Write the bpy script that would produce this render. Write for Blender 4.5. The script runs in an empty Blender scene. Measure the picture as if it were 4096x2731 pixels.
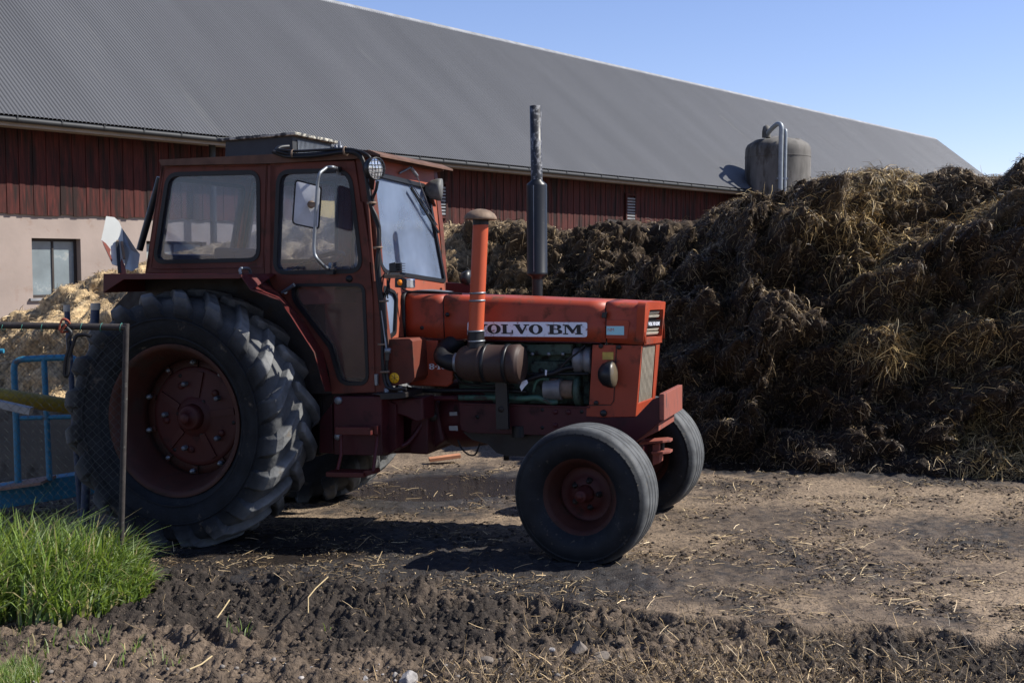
import bpy, bmesh, math, random
import numpy as np
from mathutils import Vector, Matrix
from mathutils.geometry import tessellate_polygon
R=math.radians
random.seed(7)
S=bpy.context.scene
# ---------------------------------------------------------------- camera, world, sun, exposure
F_PX=4681.0; CX,CY=2048.0,1365.5; CAM_H=1.70; PITCH=math.atan((CY-1053.6)/F_PX)
cd=bpy.data.cameras.new('camera'); cam=bpy.data.objects.new('camera',cd); S.collection.objects.link(cam)
cam.location=(0,0,CAM_H); cam.rotation_euler=(R(90)-PITCH,0,0)
cd.sensor_width=36; cd.lens=F_PX/4096*36; cd.clip_start=.05; cd.clip_end=2000
S.camera=cam
SUN=Vector((1.08,.06,1.0)).normalized()
ELEV=math.asin(SUN.z); AZ=math.atan2(SUN.x,SUN.y)
W=bpy.data.worlds.new("World"); S.world=W; W.use_nodes=True
nt=W.node_tree; nt.nodes.clear()
sky=nt.nodes.new('ShaderNodeTexSky'); sky.sky_type='NISHITA'; sky.sun_disc=False
sky.sun_elevation=ELEV; sky.sun_rotation=AZ; sky.altitude=400; sky.air_density=1.0; sky.dust_density=.1; sky.ozone_density=6.0
bg=nt.nodes.new('ShaderNodeBackground'); bg.inputs[1].default_value=.092
wo=nt.nodes.new('ShaderNodeOutputWorld'); tint=nt.nodes.new('ShaderNodeVectorMath'); tint.operation='MULTIPLY'; tint.inputs[1].default_value=(1.20,.98,1.02); nt.links.new(sky.outputs[0],tint.inputs[0]); nt.links.new(tint.outputs[0],bg.inputs[0]); nt.links.new(bg.outputs[0],wo.inputs[0])
sl=bpy.data.lights.new('sun','SUN'); sl.energy=5.0; sl.angle=R(.5); sl.color=(1,.955,.88)
so=bpy.data.objects.new('sun',sl); S.collection.objects.link(so); so.rotation_euler=SUN.to_track_quat('Z','Y').to_euler()
S.view_settings.view_transform='Standard'; S.view_settings.look='None'; S.view_settings.gamma=1
S.view_settings.use_curve_mapping=False; S.view_settings.exposure=0.8
S.render.engine='CYCLES'; S.cycles.max_bounces=6; S.cycles.transparent_max_bounces=12
# ---------------------------------------------------------------- measuring helpers: pixels of the 4096 px photo
def ray(p):
    a=(p[0]-CX)/F_PX; b=-(p[1]-CY)/F_PX; c,s=math.cos(PITCH),math.sin(PITCH)
    return Vector((a,c+b*s,-s+b*c))
CAM=Vector((0,0,CAM_H))
def at(px,py,Y):
    d=ray((px,py)); return CAM+d*(Y/d.y)
def on_ground(px,py,z=0.):
    d=ray((px,py)); return CAM+d*((z-CAM_H)/d.z)
class Frame:
    def __init__(s,M): s.M=M; s.I=M.inverted(); s.o=s.I@CAM; s.R=s.I.to_3x3()
    def on(s,p,O,N):
        d=s.R@ray(p); N=Vector(N); return s.o+d*((Vector(O)-s.o).dot(N)/d.dot(N))
    def y(s,p,y): return s.on(p,(0,y,0),(0,1,0))
def Z1(x,y): return (x/1.809,500+y/1.809)
def Z2(x,y): return (1000+x/2.24,500+y/2.24)
def Z3(x,y): return (200+x/1.3067,1050+y/1.3067)
def Z4(x,y): return (1000+x/1.5678,1000+y/1.5678)
def Z5(x,y): return (1700+x/2.138,1150+y/2.138)
def Z6(x,y): return (1900+x/1.96,1500+y/1.96)
def Z7(x,y): return (x/1.65,1150+y/1.65)
def Z8(x,y): return (1250+x/2.6133,1550+y/2.6133)
def ZA(x,y): return (1700+x/1.96,400+y/1.96)
def ZF(x,y): return (400+x/3.36,800+y/3.36)
# ---------------------------------------------------------------- numpy noise
def _h(ix,iy,iz,seed):
    n=(ix.astype(np.int64)*374761393+iy.astype(np.int64)*668265263+iz.astype(np.int64)*2147483647+seed*144665)&0xffffffff
    n=((n^(n>>13))*1274126177)&0xffffffff; n=((n^(n>>15))*2246822519)&0xffffffff
    return ((n^(n>>16))&0xffffff)/float(0xffffff)
def vnoise(x,y,z,seed=0):
    x=np.asarray(x,float);y=np.asarray(y,float);z=np.asarray(z,float)+0*x
    xi=np.floor(x);yi=np.floor(y);zi=np.floor(z);fx=x-xi;fy=y-yi;fz=z-zi
    fx=fx*fx*(3-2*fx);fy=fy*fy*(3-2*fy);fz=fz*fz*(3-2*fz)
    def c(a,b,d): return _h(xi+a,yi+b,zi+d,seed)
    return ((c(0,0,0)*(1-fx)+c(1,0,0)*fx)*(1-fy)+(c(0,1,0)*(1-fx)+c(1,1,0)*fx)*fy)*(1-fz)+\
           ((c(0,0,1)*(1-fx)+c(1,0,1)*fx)*(1-fy)+(c(0,1,1)*(1-fx)+c(1,1,1)*fx)*fy)*fz
def fbm(x,y,z,scale,octs=4,seed=0,gain=.5,billow=False):
    r=0;a=1;t=0;f=1./scale
    for o in range(octs):
        n=vnoise(x*f+o*17.3,y*f+o*5.1,z*f+o*9.7,seed+o)
        if billow: n=np.abs(n*2-1)
        r=r+n*a;t+=a;a*=gain;f*=2.03
    return r/t
# ---------------------------------------------------------------- materials
def N(nt,t,**k):
    n=nt.nodes.new(t)
    for a,b in k.items(): setattr(n,a,b)
    return n
def mat(name,col,rough=.6,metal=0.,var=.25,vscale=3.,dirt=None,dirt_amt=0.,dirt_scale=6.,bump=.0,bscale=60.,stretch=(1,1,1),attr=None,rattr=None,spec=.33,coat=0.,coords='Object'):
    m=bpy.data.materials.new(name); m.use_nodes=True; t=m.node_tree; b=t.nodes['Principled BSDF']; L=t.links
    b.inputs['Roughness'].default_value=rough; b.inputs['Metallic'].default_value=metal
    b.inputs['Specular IOR Level'].default_value=spec
    if coat: b.inputs['Coat Weight'].default_value=coat; b.inputs['Coat Roughness'].default_value=.25
    tc=N(t,'ShaderNodeTexCoord'); mp=N(t,'ShaderNodeMapping'); mp.inputs['Scale'].default_value=stretch
    L.new(tc.outputs[coords],mp.inputs[0])
    n1=N(t,'ShaderNodeTexNoise'); n1.inputs['Scale'].default_value=vscale; n1.inputs['Detail'].default_value=6; L.new(mp.outputs[0],n1.inputs[0])
    mr=N(t,'ShaderNodeMapRange'); mr.inputs[1].default_value=.3; mr.inputs[2].default_value=.7; mr.inputs[3].default_value=1-var; mr.inputs[4].default_value=1+var
    L.new(n1.outputs[0],mr.inputs[0])
    mx=N(t,'ShaderNodeVectorMath',operation='MULTIPLY')
    if attr:
        at_=N(t,'ShaderNodeAttribute'); at_.attribute_name=attr; L.new(at_.outputs['Color'],mx.inputs[0])
    else:
        mx.inputs[0].default_value=col[:3]
    cb=N(t,'ShaderNodeCombineXYZ'); [L.new(mr.outputs[0],cb.inputs[i]) for i in range(3)]
    L.new(cb.outputs[0],mx.inputs[1]); out=mx.outputs[0]
    if dirt is not None and dirt_amt>0:
        n2=N(t,'ShaderNodeTexNoise'); n2.inputs['Scale'].default_value=dirt_scale; n2.inputs['Detail'].default_value=8; n2.inputs['Roughness'].default_value=.65
        L.new(mp.outputs[0],n2.inputs[0])
        r2=N(t,'ShaderNodeMapRange'); c=.72-.42*dirt_amt; r2.inputs[1].default_value=c; r2.inputs[2].default_value=c+.12
        L.new(n2.outputs[0],r2.inputs[0])
        mm=N(t,'ShaderNodeMix',data_type='RGBA'); L.new(r2.outputs[0],mm.inputs[0]); L.new(out,mm.inputs[6]); mm.inputs[7].default_value=(*dirt[:3],1); out=mm.outputs[2]
        rr=N(t,'ShaderNodeMapRange'); rr.inputs[3].default_value=rough; rr.inputs[4].default_value=.9; L.new(r2.outputs[0],rr.inputs[0]); L.new(rr.outputs[0],b.inputs['Roughness'])
    if rattr:
        ra=N(t,'ShaderNodeAttribute'); ra.attribute_name=rattr; L.new(ra.outputs['Fac'],b.inputs['Roughness'])
    L.new(out,b.inputs['Base Color'])
    if bump:
        n3=N(t,'ShaderNodeTexNoise'); n3.inputs['Scale'].default_value=bscale; n3.inputs['Detail'].default_value=5; L.new(mp.outputs[0],n3.inputs[0])
        bp=N(t,'ShaderNodeBump'); bp.inputs['Strength'].default_value=bump; bp.inputs['Distance'].default_value=.01; L.new(n3.outputs[0],bp.inputs['Height']); L.new(bp.outputs[0],b.inputs['Normal'])
    return m
def glass_mat(name,dust=.12,tint=(.8,.85,.88),dcol=(.35,.37,.4)):
    m=bpy.data.materials.new(name); m.use_nodes=True; t=m.node_tree; t.nodes.clear(); L=t.links
    o=N(t,'ShaderNodeOutputMaterial'); tr=N(t,'ShaderNodeBsdfTransparent'); tr.inputs[0].default_value=(*tint,1)
    gl=N(t,'ShaderNodeBsdfGlossy'); gl.inputs['Roughness'].default_value=.06; df=N(t,'ShaderNodeBsdfDiffuse'); df.inputs[0].default_value=(*dcol,1)
    fr=N(t,'ShaderNodeFresnel'); fr.inputs[0].default_value=1.5
    ge=N(t,'ShaderNodeNewGeometry'); io=N(t,'ShaderNodeMapRange'); io.inputs[3].default_value=1.5; io.inputs[4].default_value=1/1.5; L.new(ge.outputs['Backfacing'],io.inputs[0]); L.new(io.outputs[0],fr.inputs[0])
    m1=N(t,'ShaderNodeMixShader'); L.new(fr.outputs[0],m1.inputs[0]); L.new(tr.outputs[0],m1.inputs[1]); L.new(gl.outputs[0],m1.inputs[2])
    tc=N(t,'ShaderNodeTexCoord'); n=N(t,'ShaderNodeTexNoise'); n.inputs['Scale'].default_value=2.2; n.inputs['Detail'].default_value=3; n.inputs['Roughness'].default_value=.5; L.new(tc.outputs['Object'],n.inputs[0])
    mr=N(t,'ShaderNodeMapRange'); mr.inputs[1].default_value=.3; mr.inputs[2].default_value=.75; mr.inputs[3].default_value=dust*.5; mr.inputs[4].default_value=dust*1.7; L.new(n.outputs[0],mr.inputs[0])
    tl=N(t,'ShaderNodeBsdfTranslucent'); tl.inputs[0].default_value=(*dcol,1); m3=N(t,'ShaderNodeMixShader'); m3.inputs[0].default_value=.5; L.new(df.outputs[0],m3.inputs[1]); L.new(tl.outputs[0],m3.inputs[2])
    m2=N(t,'ShaderNodeMixShader'); L.new(mr.outputs[0],m2.inputs[0]); L.new(m1.outputs[0],m2.inputs[1]); L.new(m3.outputs[0],m2.inputs[2]); L.new(m2.outputs[0],o.inputs[0])
    return m
RUST=(.13,.055,.03)
M=dict(
 hood=mat('orange_paint',(.27,.041,.017),.48,var=.2,vscale=3,dirt=(.11,.035,.02),dirt_amt=.46,dirt_scale=7,bump=.08,bscale=14),
 snork=mat('bright_orange_paint',(.40,.070,.026),.5,var=.08,vscale=6,dirt=(.2,.05,.03),dirt_amt=.15,dirt_scale=9),
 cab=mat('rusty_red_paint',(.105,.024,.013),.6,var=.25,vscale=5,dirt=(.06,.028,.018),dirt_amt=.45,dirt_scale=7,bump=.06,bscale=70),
 cabfront=mat('sun_brightened_orange_paint',(.24,.060,.030),.6,var=.15,vscale=5,dirt=(.14,.06,.035),dirt_amt=.35,dirt_scale=9),  # lighter copy of the cab paint, sunlight put into the colour
 roofedge=mat('rusted_roof_edge',(.10,.052,.034),.8,var=.3,vscale=9,bump=.1),
 crimson=mat('crimson_frame_paint',(.044,.0045,.0070),.55,var=.3,vscale=5,dirt=(.020,.009,.008),dirt_amt=.4,dirt_scale=8,bump=.05),
 fender=mat('crimson_fender_paint',(.066,.0085,.0075),.5,var=.25,vscale=5,dirt=(.045,.018,.012),dirt_amt=.35,dirt_scale=8),
 faded=mat('faded_red_paint',(.22,.065,.045),.7,var=.15,vscale=5,dirt=(.06,.04,.04),dirt_amt=.45,dirt_scale=5,stretch=(1,8,1)),
 rim=mat('rim_red_paint',(.040,.0105,.006),.65,var=.3,vscale=4,dirt=(.028,.014,.009),dirt_amt=.45,dirt_scale=7),
 disc=mat('disc_red_paint',(.046,.008,.0065),.6,var=.2,vscale=4,dirt=(.022,.010,.008),dirt_amt=.3,dirt_scale=9),
 tyre=mat('worn_tyre_rubber',(1,1,1),.72,var=.42,vscale=9,attr='tone',dirt=(.13,.105,.078),dirt_amt=.26,dirt_scale=8,bump=.4,bscale=45,spec=.2),
 ftyre=mat('grey_front_tyre_rubber',(1,1,1),.62,var=.35,vscale=14,attr='tone',dirt=(.10,.085,.065),dirt_amt=.24,dirt_scale=30,bump=.15,bscale=60,spec=.22),
 rubber=mat('black_rubber',(.007,.007,.008),.5,var=.2),
 black=mat('black_paint',(.010,.011,.013),.38,var=.2,dirt=(.035,.035,.037),dirt_amt=.2,dirt_scale=30),
 exh=mat('flaked_exhaust_paint',(.02,.021,.024),.45,var=.2,dirt=(.22,.225,.24),dirt_amt=.48,dirt_scale=26,bump=.1),
 brown=mat('brown_cleaner_paint',(.040,.023,.018),.6,var=.2,dirt=(.05,.025,.02),dirt_amt=.3,dirt_scale=9),
 cap=mat('rusty_cap',(.16,.11,.075),.7,var=.35,vscale=20,bump=.1),
 engine=mat('engine_green',(.045,.075,.055),.55,var=.35,vscale=9,dirt=(.014,.012,.010),dirt_amt=.55,dirt_scale=9,bump=.1),
 greenpipe=mat('green_pipe_paint',(.04,.095,.07),.5,var=.3,vscale=9,dirt=(.04,.03,.025),dirt_amt=.45,dirt_scale=14),
 greasy=mat('greasy_cast_iron',(.015,.012,.011),.5,var=.4,vscale=9,dirt=(.035,.026,.02),dirt_amt=.4,bump=.15),
 steel=mat('grey_steel',(.20,.215,.23),.45,.6,var=.2,vscale=12),
 chrome=mat('bright_bolt_metal',(.12,.13,.15),.5,.5,var=.1),
 alu=mat('cast_aluminium',(.16,.16,.165),.5,.4,var=.25,vscale=15),
 white=mat('white_sheet_paint',(.46,.47,.44),.5,var=.06,vscale=7,dirt=(.35,.22,.14),dirt_amt=.16,dirt_scale=9),
 decal=mat('white_decal',(.66,.69,.76),.5,var=.08,dirt=(.20,.05,.03),dirt_amt=.34,dirt_scale=38),
 ink=mat('black_lettering',(.014,.014,.016),.5,var=.1),
 cream=mat('cream_grille_paint',(.42,.39,.32),.5,var=.15,vscale=20),
 grille=mat('dusty_radiator_grille',(.26,.23,.18),.6,var=.2,vscale=20),
 cyan=mat('pale_cyan_sticker',(.30,.55,.60),.5,var=.05),
 yellowst=mat('yellow_sticker',(.45,.30,.06),.5,var=.2,vscale=40),
 reflector=mat('yellow_reflector',(.85,.45,.02),.35,var=.05),
 amber=mat('amber_lens',(.9,.25,.02),.2,var=.05),
 lens=mat('clear_lamp_lens',(.6,.62,.64),.12,.6,var=.1,vscale=30),
 mirrorback=mat('grey_mirror_back',(.42,.43,.45),.6,var=.2,vscale=9),
 lichen=mat('lichen_covered_lid',(.045,.045,.045),.85,var=.3,dirt=(.42,.40,.33),dirt_amt=.62,dirt_scale=22,bump=.3,bscale=40),
 darkbox=mat('dark_roof_box',(.03,.032,.035),.6,var=.3,vscale=8),
 seat=mat('blue_grey_seat',(.035,.05,.075),.7,var=.2),
 liner=mat('beige_headliner',(.20,.165,.13),.9,var=.25,vscale=4),
 dash=mat('red_interior_cowl',(.45,.12,.09),.6,var=.3,vscale=4),
 glass=glass_mat('dusty_sky_veiled_side_glass',.085,tint=(.84,.87,.92),dcol=(.34,.36,.46)),  # dust plus a bluish veil of sky light, held in its colour
 wglass=glass_mat('dusty_sky_tinted_windshield',.58,dcol=(.30,.37,.50)),  # dust coloured blue so that it carries the sky reflection too
 lglass=glass_mat('grimy_lower_glass',.20,dcol=(.32,.24,.20)),
)
# ---------------------------------------------------------------- object helpers
COL=S.collection
def link(o,parent=None):
    COL.objects.link(o)
    if parent is not None: o.parent=parent
    return o
def tag(o,label=None,cat=None,group=None,kind=None):
    if label: o['label']=label
    if cat: o['category']=cat
    if group: o['group']=group
    if kind: o['kind']=kind
    return o
def empty(name,loc=(0,0,0),mw=None):
    o=bpy.data.objects.new(name,None); COL.objects.link(o)
    if mw is not None: o.matrix_world=mw
    else: o.location=loc
    o.empty_display_size=.1
    return o
def mesh_np(name,co,faces,m,parent=None,smooth=False,cols=None,fa=None):
    """co (n,3); faces (k,3) or (k,4) arrays"""
    me=bpy.data.meshes.new(name); co=np.ascontiguousarray(co,np.float32); faces=np.ascontiguousarray(faces,np.int32)
    k,w=faces.shape
    me.vertices.add(len(co)); me.vertices.foreach_set('co',co.ravel())
    me.loops.add(k*w); me.loops.foreach_set('vertex_index',faces.ravel())
    me.polygons.add(k); me.polygons.foreach_set('loop_start',np.arange(0,k*w,w,dtype=np.int32)); me.polygons.foreach_set('loop_total',np.full(k,w,np.int32))
    if smooth: me.polygons.foreach_set('use_smooth',np.ones(k,bool))
    me.update(calc_edges=True)
    if cols is not None:
        a=me.color_attributes.new('tone','FLOAT_COLOR','POINT'); c=np.ones((len(co),4),np.float32); c[:,:3]=cols; a.data.foreach_set('color',c.ravel())
    if fa is not None:
        for nm,v in fa.items():
            a=me.attributes.new(nm,'FLOAT','POINT'); a.data.foreach_set('value',np.ascontiguousarray(v,np.float32))
    me.materials.append(m)
    return link(bpy.data.objects.new(name,me),parent)
class MB:
    def __init__(s): s.v=[];s.f=[];s.sm=[]
    def add(s,vs,fs,smooth=False):
        o=len(s.v); s.v+= [tuple(v) for v in vs]; s.f+=[tuple(i+o for i in f) for f in fs]; s.sm+=[smooth]*len(fs); return s
    def box(s,a,b):
        x0,y0,z0=a;x1,y1,z1=b
        return s.add([(x0,y0,z0),(x1,y0,z0),(x1,y1,z0),(x0,y1,z0),(x0,y0,z1),(x1,y0,z1),(x1,y1,z1),(x0,y1,z1)],
          [(0,3,2,1),(4,5,6,7),(0,1,5,4),(1,2,6,5),(2,3,7,6),(3,0,4,7)])
    def beam(s,p,q,w,h,up=(0,0,1)):
        p=Vector(p);q=Vector(q);d=(q-p).normalized();u=Vector(up);a=d.cross(u)
        if a.length<1e-4:a=d.cross(Vector((0,1,0)))
        a.normalize();b=a.cross(d);vs=[]
        for c in (p,q):
            for i,j in ((-1,-1),(1,-1),(1,1),(-1,1)): vs.append(c+a*(w/2*i)+b*(h/2*j))
        return s.add(vs,[(0,1,2,3),(7,6,5,4),(0,4,5,1),(1,5,6,2),(2,6,7,3),(3,7,4,0)])
    def tube(s,pts,r,n=8,caps=True):
        pts=[Vector(p) for p in pts]; rs=r if isinstance(r,(list,tuple)) else [r]*len(pts); vs=[];fs=[]
        d0=(pts[1]-pts[0]).normalized(); a=d0.orthogonal().normalized()
        for i,p in enumerate(pts):
            d=(pts[min(i+1,len(pts)-1)]-pts[max(i-1,0)]).normalized()
            a=(a-d*a.dot(d)).normalized(); b=d.cross(a)
            for k in range(n):
                t=2*math.pi*k/n; vs.append(p+(a*math.cos(t)+b*math.sin(t))*rs[i])
        for i in range(len(pts)-1):
            for k in range(n): fs.append((i*n+k,i*n+(k+1)%n,(i+1)*n+(k+1)%n,(i+1)*n+k))
        s.add(vs,fs,True)
        if caps:
            s.add(vs[:n],[tuple(range(n))[::-1]]); s.add(vs[-n:],[tuple(range(n))])
        return s
    def lathe(s,prof,O,A,n=32,smooth=True,flat=None):
        """prof [(radius, distance along A)]"""
        O=Vector(O);A=Vector(A).normalized();a=A.orthogonal().normalized();b=A.cross(a);vs=[];fs=[]
        for r,h in prof:
            for k in range(n):
                t=2*math.pi*k/n; vs.append(O+A*h+(a*math.cos(t)+b*math.sin(t))*r)
        for i in range(len(prof)-1):
            for k in range(n): fs.append((i*n+k,i*n+(k+1)%n,(i+1)*n+(k+1)%n,(i+1)*n+k))
        return s.add(vs,fs,smooth)
    def panel(s,outer,holes,th):
        """coplanar 3D outlines, thickness vector"""
        loops=[[Vector(p) for p in outer]]+[[Vector(p) for p in h] for h in holes]
        tri=tessellate_polygon(loops); fl=[p for l in loops for p in l]; n=len(fl); th=Vector(th)
        vs=fl+[p+th for p in fl]; fs=[]
        nn=(fl[tri[0][1]]-fl[tri[0][0]]).cross(fl[tri[0][2]]-fl[tri[0][0]])
        fs=[tuple(t) for t in tri]+[tuple(i+n for i in t[::-1]) for t in tri]
        o=0
        for l in loops:
            k=len(l)
            for i in range(k): fs.append((o+i,o+(i+1)%k,o+(i+1)%k+n,o+i+n))
            o+=k
        return s.add(vs,fs)
    def build(s,name,m,parent=None,bevel=0,autosm=True,fixn=True):
        me=bpy.data.meshes.new(name); me.from_pydata(s.v,[],s.f); me.polygons.foreach_set('use_smooth',s.sm)
        if fixn:
            bm=bmesh.new(); bm.from_mesh(me); bmesh.ops.recalc_face_normals(bm,faces=bm.faces); bm.to_mesh(me); bm.free()
        me.update(); me.materials.append(m); o=link(bpy.data.objects.new(name,me),parent)
        if bevel:
            b=o.modifiers.new('bevel','BEVEL'); b.width=bevel; b.segments=2; b.limit_method='ANGLE'; b.angle_limit=R(35)
        return o
def rounded(pts,r,seg=5):
    pts=[Vector(p) for p in pts]; out=[]; n=len(pts)
    rr=r if isinstance(r,(list,tuple)) else [r]*n
    for i,p in enumerate(pts):
        a=pts[i-1]-p; b=pts[(i+1)%n]-p; q=min(rr[i],a.length*.45,b.length*.45)
        if q<=1e-5: out.append(p); continue
        A=p+a.normalized()*q; B=p+b.normalized()*q
        for k in range(seg+1):
            t=k/seg; out.append(A*(1-t)**2+p*2*t*(1-t)+B*t*t)
    return out
def inset(pts,d,N):
    pts=[Vector(p) for p in pts]; n=len(pts); c=sum(pts,Vector())/n; out=[]; N=Vector(N).normalized()
    for i,p in enumerate(pts):
        t=(pts[(i+1)%n]-pts[i-1]).normalized(); q=t.cross(N).normalized()
        if q.dot(c-p)<0:q=-q
        out.append(p+q*d)
    return out
def smooth_path(pts,k=6):
    pts=[Vector(p) for p in pts]; out=[]
    for i in range(len(pts)-1):
        p0=pts[max(i-1,0)];p1=pts[i];p2=pts[i+1];p3=pts[min(i+2,len(pts)-1)]
        for j in range(k):
            t=j/k; out.append(.5*((2*p1)+(-p0+p2)*t+(2*p0-5*p1+4*p2-p3)*t*t+(-p0+3*p1-3*p2+p3)*t**3))
    out.append(pts[-1]); return out
def copy_tree(o,parent=None):
    c=o.copy(); COL.objects.link(c)
    if parent is not None: c.parent=parent
    for ch in list(o.children): copy_tree(ch,c)
    return c
# ---------------------------------------------------------------- where the tractor stands
PSI=R(19.3); TILT=R(2.3); WB=2.695
fw=Vector((math.cos(PSI),-math.sin(PSI),0)); lf=Vector((math.sin(PSI),math.cos(PSI),0))
Rr=at(708,1684,7.47)                      # centre of the near rear rim's outer plane
RR=.845; RZ=.82
org=Rr+lf*.95; org.z=Rr.z-RZ
TM=Matrix.Translation(org)@Matrix((( fw.x,lf.x,0,0),(fw.y,lf.y,0,0),(0,0,1,0),(0,0,0,1)))@Matrix.Rotation(-TILT,4,'Y')
TF=Frame(TM)
def ground_base(x,y):
    u=(np.asarray(x)-org.x)*fw.x+(np.asarray(y)-org.y)*fw.y
    return org.z+np.clip(u,-1.0,3.2)*math.tan(TILT)
# ================================================================ BARN
ub=Vector((math.sin(R(39.6)),math.cos(R(39.6)),0)); P0=at(0,848,22.8); P0.z=0
BM=Matrix.Translation(P0)@Matrix(((ub.x,-ub.y,0,0),(ub.y,ub.x,0,0),(0,0,1,0),(0,0,0,1)))
BF=Frame(BM)
barn=empty('barn',mw=BM); tag(barn,'long red boarded barn with a grey corrugated metal roof and pale plastered base','barn')
m_board=mat('falu_red_boards',(.050,.0095,.0068),.85,var=.5,vscale=5,dirt=(.015,.007,.006),dirt_amt=.58,dirt_scale=1.3,stretch=(5,5,.45),bump=.2,bscale=30,coords='Object')
m_plaster=mat('pink_grey_plaster',(.265,.215,.185),.9,var=.12,vscale=1.2,dirt=(.22,.155,.12),dirt_amt=.35,dirt_scale=2.2,bump=.35,bscale=9)
m_roof=mat('weathered_roof_sheet',(.082,.084,.088),.5,.1,var=.10,vscale=.8,stretch=(1.0,.15,.15),dirt=(.095,.097,.101),dirt_amt=.18,dirt_scale=.7,bump=.0)
m_ridge=mat('galvanised_ridge',(.20,.205,.215),.7,.1,var=.25,vscale=3)
m_fascia=mat('pale_fascia_board',(.24,.20,.16),.8,var=.15)
m_gutter=mat('dark_gutter',(.022,.024,.026),.6,.0,var=.2)
m_wglass=mat('dusty_window_pane',(.16,.19,.20),.15,var=.25,vscale=2,dirt=(.30,.30,.27),dirt_amt=.35,dirt_scale=2)
m_wframe=mat('dark_window_frame',(.035,.028,.025),.7,var=.3)
zb=BF.y((0,848),0).z
T0,T1=-4.0,66.2; OV=.85
ze=BF.y((0,458),-OV).z        # eave height
RW=6.8; RP=math.tan(R(38.6)); zr=ze+(RW)*RP
def tz(px,py,y=0): v=BF.y((px,py),y); return v.x,v.z
# plaster base with two window openings
w1=[tz(*Z1(228,818)),tz(*Z1(582,824)),tz(*Z1(590,1245)),tz(*Z1(240,1262))]
w1=(w1[0][0],w1[1][0],w1[2][1],w1[0][1])
tB=BF.y((585,964),0).x; w2=(tB,tB+1.55,w1[2],tz(585,964)[1])
holes=[]
mb=MB()
mb.panel([(T0,0,-.6),(T1,0,-.6),(T1,0,zb),(T0,0,zb)],[[(a,0,c),(b,0,c),(b,0,d),(a,0,d)] for a,b,c,d in (w1,w2)],(0,.30,0))
mb.build('plaster_base',m_plaster,barn)
def bwindow(a,b,c,d,nm):
    f=MB()
    for x0,x1,z0,z1 in ((a,a+.06,c,d),(b-.06,b,c,d),(a+.06,b-.06,c,c+.06),(a+.06,b-.06,d-.06,d)): f.box((x0,.16,z0),(x1,.22,z1))
    f.box(((a+b)/2-.02,.155,c+.06),((a+b)/2+.02,.215,d-.06))
    w=f.build('window',m_wframe,barn)
    for x0,x1 in ((a+.06,(a+b)/2-.02),((a+b)/2+.02,b-.06)): MB().box((x0,.18,c+.06),(x1,.19,d-.06)).build('pane',m_wglass,w)
    MB().box((a-.08,-.06,c-.05),(b+.02,.20,c-.002)).build('sill',m_ridge,w)
    for k in range(4): MB().box((a+.1,.5,c+.15+k*.28),(b-.1,.55,c+.27+k*.28)).build('shelf_board',m_fascia,w)
bwindow(*w1,0); bwindow(*w2,1)
# boards
t=T0; i=0; last=MB()
mats=[m_board]
while t<T1:
    w=random.choice((.12,.13,.15,.15,.17)); z0=zb-.03+random.uniform(-.02,.02); y0=-.045-(.012 if i%2 else 0)-random.random()*.004
    g=random.uniform(.003,.008)
    if t<36: MB().box((t,y0,z0),(t+w-g,y0+.024,zb+ (ze-zb)+.55)).build('wall_board',m_board,barn,fixn=False)
    else: last.box((t,y0,z0),(t+w-g,y0+.024,ze+.55))
    t+=w; i+=1
o=last.build('far_wall_boards',m_board,barn); o['kind']='stuff'
MB().box((T0,-.015,zb-.01),(T1,.25,ze+.6)).build('wall_core',m_wframe,barn)
MB().add([(T1,0,-.6),(T1,2*RW-2*OV,-.6),(T1,2*RW-2*OV,ze),(T1,RW-OV,zr-.1),(T1,0,ze)],[(0,1,2,3,4)]).build('gable_wall',m_board,barn)
MB().add([(T0,2*RW-2*OV,-.6),(T1,2*RW-2*OV,-.6),(T1,2*RW-2*OV,ze),(T0,2*RW-2*OV,ze)],[(0,1,2,3)]).build('back_wall',m_board,barn)
# corrugated roof, both slopes, real ribs
per=.088; ns=6; nx=int((T1+.4-T0)/per*ns); xs=T0+np.arange(nx+1)*per/ns
ph=(np.arange(nx+1)%ns)/ns; prof=np.array([0,.85,1,1,1,.85])[(np.arange(nx+1)%ns)]*.032
rows=14; co=[]
sl=np.linspace(0,1,rows+1); nrm=np.array([-math.sin(R(38.6)),math.cos(R(38.6))])
for side in (1,-1):
    A=[]
    for s in sl:
        yy=-OV+s*RW; zz=ze+s*RW*RP
        und=(.012*np.sin(xs*.9+s*5)+.02*np.sin(xs*.23))*np.sin(s*3.1)
        y=yy+nrm[0]*prof+0*xs; z=zz+nrm[1]*prof+und*.35
        if side<0: y=2*(RW-OV)-y
        A.append(np.stack([xs,y,z],1))
    A=np.concatenate(A); n=nx+1
    idx=np.arange(rows*n).reshape(rows,n)[:,:-1].ravel()
    f=np.stack([idx,idx+1,idx+1+n,idx+n],1)
    if side<0:f=f[:,::-1]
    mesh_np('roof' if side>0 else 'roof_back_slope',A,f,m_roof,barn)
MB().add([(T0,-OV+RW-.16,zr-.16*RP+.035),(T1+.4,-OV+RW-.16,zr-.16*RP+.035),(T1+.4,-OV+RW,zr+.05),(T0,-OV+RW,zr+.05),(T1+.4,-OV+RW+.16,zr-.16*RP+.035),(T0,-OV+RW+.16,zr-.16*RP+.035)],[(0,1,2,3),(3,2,4,5)]).build('ridge_cap',m_ridge,barn)
MB().box((T0,-OV+.03,ze-.19),(T1,-OV+.055,ze-.03)).build('fascia',m_fascia,barn)
MB().box((T0,-OV+.06,ze-.14),(T1,-.05,ze-.12)).build('soffit',m_fascia,barn)
MB().lathe([(.055,0),(.055,T1-T0)],(T0,-OV-.04,ze-.075),(1,0,0),10).build('gutter',m_gutter,barn)
bk=MB()
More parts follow.
